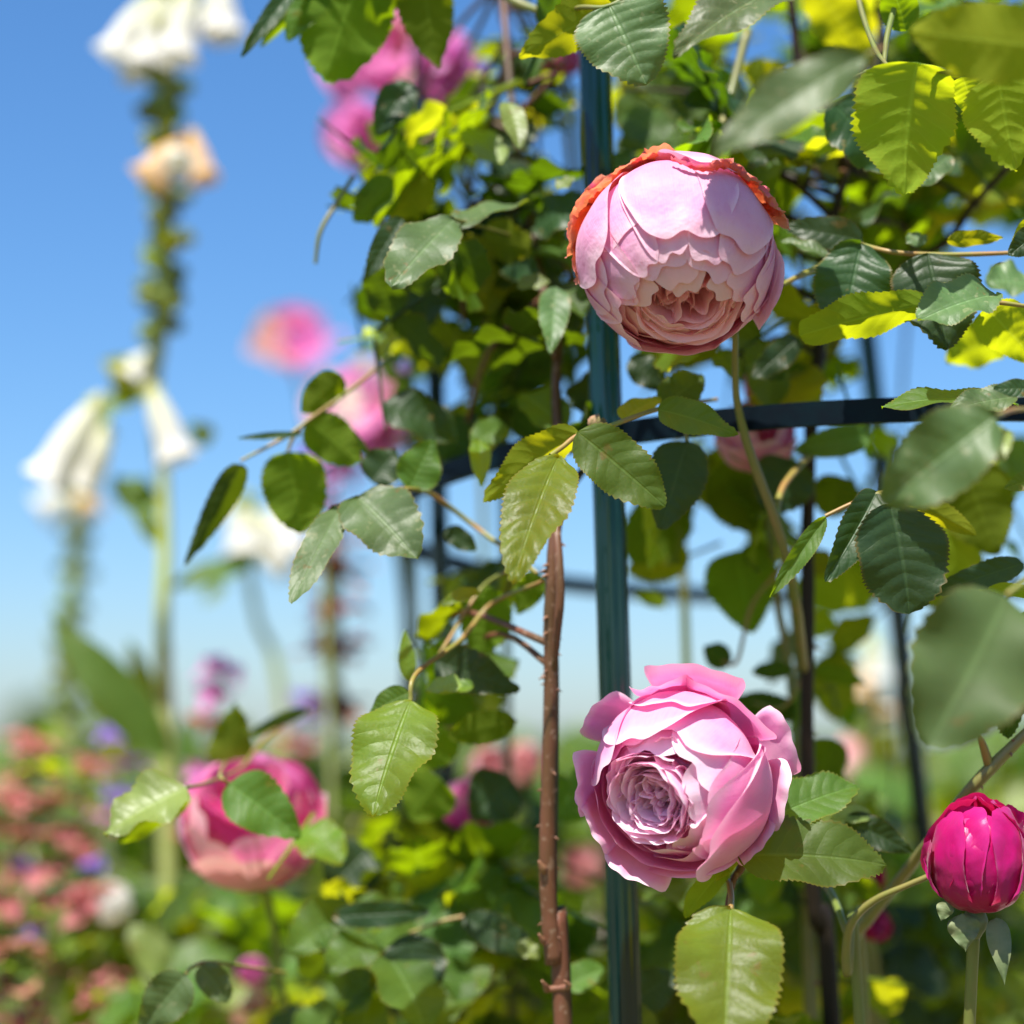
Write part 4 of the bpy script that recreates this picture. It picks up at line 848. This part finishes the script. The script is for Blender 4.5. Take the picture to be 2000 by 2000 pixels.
S_('rose shoot crossing the front post, bright toothed leaf hanging left, dark one right', [
    (1090, 893, 1001, 1140, 122, .872, 'F', 'young', dict(quilt=.06, droop=.35, fold=.18)), (1130, 848, 945, 982, 74, .885, 'B', 'young', dict(fold=.4, droop=.6)),
    (1128, 843, 1300, 990, 112, .872, 'V', 'leaf', dict(droop=.3)), (1285, 800, 1440, 850, 66, .885, 'V', 'leaf', dict(droop=.7)), (1215, 820, 1290, 778, 40, .90, 'U', 'young', {})],
   [([(1075, 890, .875), (1100, 872, .88), (1130, 850, .885), (1190, 832, .89), (1290, 798, .90), (1400, 780, .95)], 5), ([(1130, 848, .885), (1150, 835, .89)], 4)])
e = thing('spent_bloom', at(1166, 828, .90), 'small round brown spent flower head stuck on the front of the post', 'spent bloom')
part('bloom', join([petal(at(1166, 828, .90), .0040, (0, -1, .1), around((0, .8, .5), .35 + .1 * j, j * 2.4), .7, nu=10, nv=10, crump=.12, seed=j) for j in range(7)]), 'hip', e)
part('flower_stalk', tube([at(1166, 840, .90), at(1172, 856, .892), at(1190, 832, .89)], .0012, 5, 6), 'twig', e)
S_('dark toothed leaves right of the front post, under the bar, largest one broad and hanging', [
    (1737, 985, 1776, 1199, 176, .878, 'V', 'dark', dict(tip=.7, droop=.45, fold=.12)), (1712, 960, 1612, 1136, 74, .885, 'V', 'dark', dict(fold=.5)),
    (1612, 1010, 1502, 1168, 40, .88, 'V', 'leaf', dict(fold=.5)), (1738, 965, 1907, 1045, 44, .885, 'B', 'young', dict(fold=.7, droop=.6))],
   [([(1612, 1008, .885), (1660, 985, .885), (1712, 965, .885), (1737, 978, .880)], 4), ([(1712, 965, .885), (1745, 955, .89), (1800, 905, .92), (1850, 840, .96)], 5)])
S_('toothed leaves right of the globe rose, one bright yellow green leaf pointing left', [
    (1822, 592, 1562, 656, 82, .876, 'B', 'young', dict(tip=.45, fold=.25, droop=.3)), (1945, 575, 1792, 628, 84, .865, 'F', 'silver', dict(fold=.3)), (1925, 600, 2030, 712, 96, .885, 'B', 'young', {}),
    (2010, 555, 1925, 548, 66, .80, 'F', 'silver', dict(hi=1)), (1965, 655, 1846, 706, 90, .97, 'B', 'young', dict(hi=1)), (2030, 450, 1970, 500, 50, .88, 'V', 'dark', {}), (2030, 420, 1975, 480, 30, .88, 'B', 'young', {}), (1935, 530, 1990, 560, 50, .90, 'V', 'dark', {})],
   [([(1815, 592, .877), (1880, 590, .875), (1940, 590, .87), (2020, 600, .87)], 5)])
S_('four large shaded blue green leaves between the globe rose and the right edge', [
    (1681, 475, 1648, 640, 140, .905, 'V', 'dark', dict(tip=.5)), (1812, 495, 1850, 682, 168, .895, 'V', 'dark', {}), (1685, 470, 1526, 442, 66, .93, 'V', 'dark', dict(hi=1)), (1625, 200, 1735, 335, 118, .93, 'V', 'dark', dict(hi=1)),
    (1618, 500, 1525, 470, 26, .92, 'F', 'silver', {}), (1852, 305, 1783, 368, 52, .94, 'F', 'silver', {}), (1850, 470, 1960, 465, 30, .90, 'B', 'young', {}), (1800, 480, 1775, 455, 40, .92, 'F', 'silver', {})],
   [([(1681, 478, .91), (1740, 492, .90), (1812, 497, .90), (1890, 497, .90), (2020, 492, .90)], 5), ([(1625, 515, .95), (1570, 535, .93), (1528, 556, .92)], 6), ([(1681, 478, .91), (1640, 505, .95), (1610, 560, 1.0)], 4)])
S_('large out of focus leaf near the right edge, half silvery half shaded, nearest to us', [
    (1965, 1162, 1812, 1462, 240, .745, 'V', 'big', dict(droop=.35, fold=.22, hi=1, quilt=0, base=.5, tip=.7)), (2010, 1190, 1966, 1440, 110, .865, 'B', 'dark', {}), (2000, 1100, 1808, 1163, 50, .90, 'V', 'dark', dict(hi=1)), (2030, 1165, 1930, 1148, 26, .88, 'B', 'young', {}), (2040, 930, 1960, 955, 40, .88, 'V', 'leaf', {})],
   [([(1965, 1162, .745), (2010, 1130, .75), (2060, 1100, .76)], 5)])
S_('blurred grey green leaves hanging in front of the bar at right, one half sunlit', [
    (1945, 812, 1722, 985, 150, .755, 'V', 'silver', dict(hi=1)), (1955, 832, 1822, 925, 100, .77, 'F', 'pale', dict(hi=1)), (1990, 790, 1722, 796, 34, .86, 'U', 'leaf', {}), (1985, 775, 1855, 800, 50, .85, 'F', 'silver', {}), (2030, 760, 1940, 760, 36, .84, 'V', 'dark', {})],
   [([(1945, 812, .755), (1985, 800, .78), (2050, 800, .8)], 5)])
S_('backlit yellow green leaves in the upper right corner, heart shaped one hanging', [
    (1792, 122, 1768, 380, 205, .835, 'W', 'young', dict(base=.42, tip=.85)), (1950, 150, 1985, 335, 150, .84, 'W', 'young', dict(base=.45)), (2060, 95, 1782, 62, 150, .745, 'W', 'young', dict(hi=1)), (1880, 150, 1905, 225, 60, .86, 'B', 'young', {}), (1770, 60, 1740, -40, 70, .90, 'B', 'leaf', {})],
   [([(1690, 142, .88), (1792, 130, .845), (1880, 145, .84), (2020, 145, .83)], 6), ([(1672, -20, .92), (1690, 45, .90), (1712, 100, .88), (1735, 130, .86)], 5), ([(1748, 10, .9), (1733, 70, .885), (1726, 128, .87)], 6), ([(1690, 142, .88), (1640, 160, .9)], 4)], smat='stem')
S_('blurred silvery leaf slanting down in front of the globe rose top right', [(1690, 108, 1392, 305, 112, .72, 'V', 'silver', dict(hi=1, tip=.9, base=.8, fold=.15))], [([(1690, 108, .72), (1730, 90, .74)], 4)])
S_('sharp silvery toothed leaves at the top edge above the post', [
    (1190, 12, 1262, 165, 178, .885, 'V', 'silver', dict(base=.38, tip=.7)), (1545, -30, 1314, 114, 108, .865, 'F', 'silver', dict(quilt=.05)), (1200, 12, 1012, 112, 92, .90, 'B', 'young', dict(hi=1)), (1130, -20, 1240, 10, 60, .90, 'B', 'young', {})],
   [([(1080, 35, .93), (1130, 15, .90), (1190, 12, .89), (1260, -30, .89)], 5), ([(960, -30, .99), (1010, 5, .98), (1065, 25, .97)], 10), ([(1075, -30, .96), (1073, 60, .96)], 8)], smat='stem')
S_('green leaves hanging from the top edge at left, against plain sky', [
    (710, -70, 632, 160, 172, .965, 'W', 'leaf', {}), (822, -60, 856, 134, 108, .97, 'W', 'leaf', {}), (600, -50, 471, 112, 36, .97, 'V', 'dark', dict(fold=.4)), (650, -70, 508, 92, 34, .96, 'B', 'leaf', dict(fold=.5)), (640, -40, 560, 80, 70, .98, 'V', 'leaf', {}), (770, -60, 700, 60, 80, .98, 'W', 'leaf', {})],
   [([(560, -60, .97), (700, -70, .97), (830, -65, .97), (960, -30, .98)], 5)], hi=1)
S_('silvery toothed leaf at the left edge of the dense leaves, sunlit', [
    (885, 428, 765, 560, 108, .925, 'F', 'silver', {}), (888, 445, 1041, 397, 46, .935, 'U', 'silver', {}), (785, 425, 712, 545, 52, .95, 'V', 'dark', {}), (770, 350, 690, 432, 80, .99, 'W', 'leaf', {}), (840, 345, 760, 425, 80, 1.0, 'W', 'young', {}), (800, 160, 735, 265, 70, 1.0, 'V', 'dark', {}), (980, 320, 900, 250, 60, .99, 'F', 'pale', {}), (990, 200, 1015, 290, 46, .97, 'F', 'pale', {}), (1090, 370, 1120, 345, 26, .95, 'F', 'pale', {}), (1085, 560, 1075, 690, 60, .96, 'F', 'silver', {}), (1100, 570, 1140, 620, 60, .97, 'F', 'leaf', {}), (1010, 560, 1075, 550, 30, .96, 'F', 'pale', {}), (1020, 770, 1105, 840, 74, .98, 'F', 'leaf', {}), (985, 830, 920, 870, 60, .98, 'F', 'leaf', {})],
   [([(690, 345, 1.0), (655, 400, .99), (625, 455, .985), (616, 515, .985)], 5), ([(885, 428, .93), (930, 440, .95), (1000, 460, 1.0)], 4)], hi=1, smat='stem')
S_('loose rose shoot against the sky at left, round green leaves on a pinkish stalk', [
    (562, 882, 588, 1042, 124, .985, 'W', 'leaf', dict(base=.45)), (472, 908, 360, 1104, 54, .975, 'B', 'dark', dict(fold=.4)), (668, 733, 590, 806, 64, .985, 'W', 'leaf', {}), (600, 822, 700, 905, 88, .985, 'W', 'leaf', {}), (590, 848, 464, 856, 14, .98, 'V', 'dark', {}), (662, 822, 730, 900, 20, .99, 'W', 'dark', {})],
   [([(760, 700, 1.02), (680, 765, .99), (610, 815, .985), (560, 852, .98), (470, 900, .975)], 4), ([(590, 830, .985), (570, 860, .985), (562, 882, .985)], 4)], hi=1)
S_('half sunlit broad leaf and narrow silvery leaf left of the ring band', [
    (700, 972, 815, 1092, 128, .925, 'F', 'silver', dict(base=.4)), (662, 995, 570, 1180, 66, .925, 'F', 'silver', {}), (640, 1010, 690, 1000, 40, .94, 'V', 'dark', {}), (800, 955, 845, 860, 84, .95, 'V', 'leaf', {}), (725, 940, 775, 880, 80, .98, 'V', 'dark', {}), (870, 1035, 930, 1075, 40, .98, 'V', 'dark', {}), (935, 860, 940, 950, 40, .96, 'F', 'young', {}), (960, 880, 920, 840, 40, .98, 'F', 'young', {})],
   [([(662, 995, .925), (720, 965, .93), (800, 955, .94), (850, 970, .97), (930, 1030, .98), (1050, 1120, .95)], 5)], hi=1)
S_('bright sunlit yellow green toothed leaf hanging left of the left post', [
    (802, 1368, 728, 1594, 150, .895, 'F', 'young', dict(base=.5, droop=.3)), (798, 1352, 722, 1392, 50, .92, 'V', 'leaf', {}), (900, 1335, 830, 1350, 30, .93, 'F', 'pale', {}), (800, 1330, 790, 1230, 34, .95, 'V', 'young', {})],
   [([(802, 1368, .897), (805, 1330, .90), (830, 1300, .92), (900, 1250, .95), (960, 1180, .97), (1060, 1135, .94)], 5)])
S_('shaded leaves with toothed edge crossing the left post', [
    (850, 1290, 1013, 1350, 84, .95, 'V', 'dark', {}), (962, 1150, 930, 1282, 98, .98, 'W', 'leaf', {}), (1008, 1408, 875, 1438, 64, .98, 'W', 'leaf', {}), (935, 1153, 862, 1182, 24, .94, 'F', 'young', {}), (925, 1340, 830, 1352, 24, .94, 'F', 'young', {}), (1050, 1120, 1010, 1200, 60, .98, 'W', 'leaf', {}), (870, 1420, 800, 1500, 110, 1.0, 'W', 'leaf', {}), (860, 1520, 800, 1600, 110, 1.02, 'W', 'leaf', {}), (1000, 1520, 920, 1600, 110, 1.04, 'V', 'dark', {}), (1130, 1530, 1080, 1600, 110, 1.04, 'V', 'leaf', {}), (1180, 1590, 1120, 1500, 80, 1.02, 'V', 'leaf', {})],
   [([(1060, 1060, .95), (1000, 1110, .97), (940, 1150, .98), (870, 1260, .96), (850, 1290, .95)], 4), ([(1008, 1408, .98), (950, 1415, 1.0), (870, 1420, 1.0)], 3)], hi=1)
S_('pale sunlit leaf beside the magenta rose at left', [(365, 1538, 204, 1630, 92, .95, 'F', 'pale', {}), (365, 1550, 230, 1650, 60, .97, 'B', 'leaf', {})], [([(365, 1538, .95), (400, 1530, .98), (470, 1500, 1.05), (520, 1440, 1.1), (600, 1385, 1.15)], 4)], hi=1)
S_('smooth shaded green leaf lying over the front of the magenta rose at left', [(447, 1530, 588, 1636, 104, .965, 'V', 'leaf', dict(base=.5)), (600, 1385, 478, 1440, 26, 1.1, 'W', 'dark', {}), (442, 1510, 462, 1372, 84, 1.1, 'W', 'leaf', {})], [([(447, 1530, .965), (430, 1515, .97), (440, 1490, 1.05)], 4)], hi=1)
S_('two grey green leaves at the bottom edge, left', [(362, 1903, 274, 2012, 88, .95, 'V', 'silver', {}), (392, 1885, 448, 1955, 56, .96, 'V', 'silver', {})], [([(362, 1903, .95), (378, 1888, .955), (420, 1880, .97), (560, 1900, 1.0)], 4)], hi=1)
S_('dark blue green leaves low beside the left post, shaded', [(800, 1822, 818, 1965, 124, 1.0, 'V', 'dark', {}), (905, 1790, 1050, 1862, 66, 1.0, 'V', 'dark', {}), (650, 1790, 840, 1780, 50, 1.0, 'V', 'dark', {}), (720, 1660, 640, 1740, 120, 1.08, 'V', 'dark', {}), (1010, 1840, 1052, 1872, 30, .98, 'F', 'pale', {}), (1105, 1930, 1180, 1890, 50, .97, 'F', 'leaf', {}), (1230, 1960, 1320, 1900, 80, .97, 'V', 'dark', {}), (1220, 1990, 1290, 2030, 60, .96, 'F', 'leaf', {})], [([(905, 1790, 1.0), (860, 1800, 1.0), (800, 1822, 1.0)], 4)], hi=1)
S_('dark hanging leaves under the bar just right of the front post', [(1342, 862, 1290, 1035, 112, .93, 'V', 'dark', {}), (1290, 795, 1376, 735, 74, .93, 'V', 'leaf', {}), (1480, 700, 1530, 740, 60, .97, 'V', 'dark', {}), (1560, 660, 1470, 740, 54, .97, 'V', 'dark', {}), (1400, 690, 1440, 740, 50, .97, 'F', 'leaf', {}), (1230, 700, 1300, 760, 60, .97, 'V', 'dark', {})], [([(1290, 798, .93), (1330, 812, .935), (1342, 862, .93)], 4)], hi=1)
S_('backlit green leaves against the sky right of the post, below the bar', [
    (1330, 980, 1228, 1095, 120, 1.06, 'W', 'leaf', {}), (1395, 915, 1500, 1030, 120, 1.05, 'W', 'leaf', {}), (1440, 1075, 1468, 1238, 140, 1.04, 'W', 'leaf', {}), (1345, 1080, 1225, 1118, 80, 1.08, 'W', 'young', {}), (1560, 1130, 1700, 1185, 100, 1.1, 'B', 'young', {}), (1620, 1200, 1570, 1250, 60, 1.08, 'B', 'young', {}), (1425, 1298, 1375, 1262, 50, 1.04, 'W', 'dark', {}), (1548, 1308, 1468, 1312, 34, 1.04, 'W', 'dark', {}), (1560, 1395, 1408, 1372, 58, 1.05, 'W', 'dark', {}), (1595, 1308, 1692, 1338, 38, 1.05, 'B', 'leaf', {}), (1640, 1350, 1660, 1420, 50, 1.2, 'B', 'leaf', {}), (1500, 1085, 1440, 1090, 60, 1.06, 'B', 'leaf', {}),
    (1880, 905, 1948, 1085, 150, .99, 'W', 'leaf', {}), (1830, 1050, 1920, 1120, 120, 1.02, 'W', 'young', {}), (1940, 870, 1850, 905, 100, 1.0, 'B', 'young', {}), (1550, 900, 1500, 1000, 120, 1.0, 'V', 'dark', {}), (1640, 930, 1620, 1010, 90, 1.03, 'W', 'leaf', {}), (1700, 850, 1550, 880, 60, 1.0, 'V', 'leaf', {}), (1580, 1120, 1620, 1080, 60, 1.05, 'B', 'young', {}), (1570, 1500, 1660, 1560, 90, 1.1, 'W', 'leaf', {}), (1625, 1440, 1600, 1540, 80, 1.08, 'W', 'leaf', {}), (1300, 1180, 1240, 1160, 30, 1.1, 'W', 'young', {})],
   [([(1580, 1300, 1.03), (1530, 1380, 1.04), (1470, 1372, 1.05)], 4), ([(1580, 1010, 1.02), (1540, 1090, 1.03), (1470, 1180, 1.04), (1440, 1290, 1.04), (1410, 1292, 1.04)], 4), ([(1580, 1280, 1.03), (1550, 1308, 1.04)], 4)], hi=1)
# stems that stand alone
e = thing('rose_cane', at(1560, 1300, .93) * np.array([1, 1, 0]), 'slender green rose cane rising behind the bar to just under the globe rose', 'rose cane')
part('stem', cane_geo([(1436, 640, .905), (1437, 760, .92), (1452, 840, .93), (1480, 925, .935), (1512, 1010, .94), (1538, 1100, .95), (1556, 1190, .97), (1566, 1270, 1.0), (1576, 1330, 1.03)], [6.5, 7, 9, 10, 10, 10.5, 11, 10, 6], 10, .06, 2, False)[0], 'stem', e)
part('side_stem', tube([at(1515, 1015, .94), at(1530, 950, .96), at(1590, 880, 1.0)], .0016, 6, 7), 'twig', e)
e = thing('rose_cane', at(1660, 2000, .9) * np.array([1, 1, 0]), 'thick yellow green cane slanting up to the right edge above the magenta bud', 'rose cane')
part('stem', cane_geo([(2060, 1380, .90), (1985, 1450, .90), (1925, 1510, .90), (1880, 1560, .905), (1840, 1610, .92), (1780, 1690, .95), (1700, 1790, .97), (1668, 1850, .98), (1690, 2010, 1.0)], [10, 11, 13, 12, 10, 11, 11, 11, 11], 12, .06, 3)[0], 'stem', e)
part('thorn', tube([at(1932, 1495, .90), at(1918, 1450, .895), at(1905, 1425, .89)], [.0022, .0016, .0005], 5, 8), 'twig', e)
for i in range(5): part('thorn', thorns([at(1985, 1450, .90), at(1925, 1510, .90), at(1880, 1560, .905), at(1780, 1690, .95)], .0024, 1, 40 + i, .003), 'thorn', e)
e = thing('rose_cane', at(1900, 2300, .88) * np.array([1, 1, 0]), 'thin green cane forking to the left of the magenta bud', 'rose cane')
part('stem', cane_geo([(1830, 1705, .885), (1770, 1730, .89), (1712, 1756, .895), (1672, 1790, .90), (1655, 1830, .905), (1655, 1900, .91), (1680, 2020, .92)], [6, 6, 7, 8, 9, 10, 11], 10, .05, 5)[0], 'stem', e)
part('side_stem', tube([at(1655, 1825, .905), at(1630, 1760, .93), at(1600, 1710, .96)], .0017, 6, 7), 'stem', e)
# leaves on the cupped rose's own stalk
for k, (bx, by, tx, ty, wp, d, kd, mt) in enumerate([(1492, 1603, 1673, 1535, 84, .885, 'F', 'leaf'), (1440, 1672, 1732, 1690, 108, .872, 'F', 'leaf'), (1650, 1600, 1782, 1665, 58, .93, 'V', 'dark'), (1427, 1775, 1412, 2070, 198, .84, 'F', 'young'), (1420, 1692, 1338, 1792, 50, .885, 'B', 'young'), (1700, 1590, 1620, 1600, 30, .93, 'F', 'pale')]):
    part('leaf', leaf_at(bx, by, tx, ty, wp, d, kd, k + 60, 2, jit=.1, **(dict(fold=.25) if k != 3 else dict(base=.38, fold=.15, tip=.6))), mt, rose2)
part('leaf_stalk', join([tube([at(1445, 1672, .89), at(1475, 1640, .889), at(1492, 1603, .886)], .0011, 5, 6), tube([at(1424, 1722, .892), at(1428, 1750, .86), at(1427, 1776, .84)], .0013, 5, 6)]), 'twig', rose2)

# ------------------------------------------------------------------ blurred roses behind
def brose(label, c, R, d, A, m, mi, n1=13, n2=10, seed=0, th0=1.3, th1=.5, name='rose', cat='rose', stalk=None, flare=0.0, grp=None):
    C = at(*c, d); root = thing(name, C * np.array([1, 1, 0]), label, cat, grp)
    generic_rose(root, c, R, d, A, m, mi, n1, n2, seed, th0, th1, outer_flare=flare)
    b = -nrm(A); q = C + R * mpp(d) * .9 * (b[0] * RGT + b[1] * UPV - b[2] * FWD)
    part('flower_stalk', tube([q, q + np.array([.01, .02, -.05]), q + np.array([.03, .06, -.3]), np.array([q[0] + .04, q[1] + .08, 0])], [.0025, .002, .0025, .004], 6, 6), 'stem', root)
    return root
brose('magenta pink rose at left with salmon tipped crown, a green leaf over its front', (490, 1606), 146, 1.09, (.0, .74, .60), ('petal2', 'mauve', 'blush', 'hot', 'petal2'), 'hot', 15, 18, 3, 1.30, .75)
brose('pink rose bloom at the top left, mostly behind two hanging leaves', (742, 95), 80, 1.45, (-.3, .2, .9), ('mauve', 'mauve', 'blush'), 'mauve', 10, 8, 4, flare=.7)
brose('pink rose bloom right of the hanging leaf pair near the top', (868, 150), 50, 1.4, (.3, -.2, .9), ('mauve', 'hot', 'mauve'), 'mauve', 9, 6, 5, flare=.8)
brose('pink bloom half hidden at the left rim of the dense leaves', (705, 265), 50, 1.5, (-.5, 0, .8), ('mauve', 'hot', 'mauve'), 'mauve', 8, 6, 6, flare=.7)
brose('deep magenta bloom between leaves left of the post top', (1058, 128), 44, 1.15, (-.5, -.3, .8), 'magenta', 'hot', 10, 6, 7)
brose('small pink bloom touching the left side of the post top', (1110, 118), 30, 1.18, (.3, .3, .8), 'hot', 'mauve', 10, 6, 8)
brose('blurred pink and peach bloom alone against the sky at left', (568, 668), 56, 2.1, (-.1, .8, .5), ('mauve', 'hot', 'blush', 'mauve', 'cream'), 'blush', 9, 8, 9, 1.3, .3, flare=.8)
brose('pale mauve blooms cluster behind the loose shoot at left', (700, 790), 62, 1.5, (-.3, .6, .7), ('mauve', 'blush', 'mauve', 'white'), 'white', 10, 6, 10, flare=.9)
brose('small mauve bloom under the pale mauve cluster at left', (745, 850), 38, 1.5, (.5, -.5, .7), ('mauve', 'mauve', 'blush'), 'mauve', 8, 5, 11, flare=.9)
brose('narrow pink bud beside the left post, pointing up', (912, 1590), 62, 1.10, (-.5, .8, .3), ('petal2', 'hot', 'petal2'), 'petal2', 10, 5, 12, 1.0, .2, flare=.3)
brose('peach pink bloom above the narrow pink bud', (960, 1500), 44, 1.35, (.2, .5, .8), 'blush', 'blush', 10, 6, 13)
brose('soft blush bloom left of the thorny cane at horizon height', (1020, 1490), 42, 1.5, (.2, .5, .8), 'blush', 'blush', 10, 6, 14)
brose('pale pink rose seen behind and under the bar right of the post', (1475, 850), 82, 1.03, (-.1, .75, .55), 'petal2', 'petal1', 12, 8, 15, 1.4, .8)
brose('pink petals just above the bar right of the stem', (1495, 758), 40, 1.04, (.2, .4, .8), 'petal2', 'petal2', 10, 6, 16, flare=.2)
brose('small magenta bloom among leaves at the left, under the topmost pink one', (892, 248), 34, 1.2, (.2, .2, .9), 'hot', 'mauve', 10, 6, 17)
brose('blurred red pink rose behind the side stem left of the magenta bud', (1678, 1722), 46, 1.07, (.1, .5, .8), 'magenta', 'hot', 12, 8, 18, flare=.2)
brose('smaller blurred crimson bloom under the red pink one, left of the bud', (1708, 1806), 34, 1.09, (.3, .2, .8), 'magenta', 'hot', 10, 6, 19)
brose('blush bloom low at left of the front post foot', (1135, 1690), 42, 1.6, (.1, .6, .8), 'blush', 'blush', 10, 6, 20)
brose('small blush bloom low between the thorny cane and post', (1050, 1810), 34, 1.5, (.1, .6, .8), 'blush', 'blush', 9, 5, 21)
brose('pale pink bloom at the bottom edge left of the dark leaf', (480, 1960), 50, 1.3, (.1, .6, .8), 'blush', 'white', 10, 6, 22)
brose('round mauve bloom above the pale pink one at the bottom', (492, 1900), 30, 1.3, (.1, .6, .8), 'mauve', 'mauve', 9, 5, 23)
brose('tiny pink bloom above the dark leaf by the bar', (1245, 230), 28, 1.15, (.1, .6, .8), 'petal2', 'petal2', 9, 5, 24)
brose('white bell bloom with lilac below at lower left', (218, 1765), 44, 1.35, (-.2, .7, .6), 'white', 'white', 10, 5, 25, .9, .3)
brose('blush pink bloom right of the post beside the pale spike', (1650, 1500), 50, 2.0, (.1, .6, .8), 'blush', 'blush', 10, 6, 26)
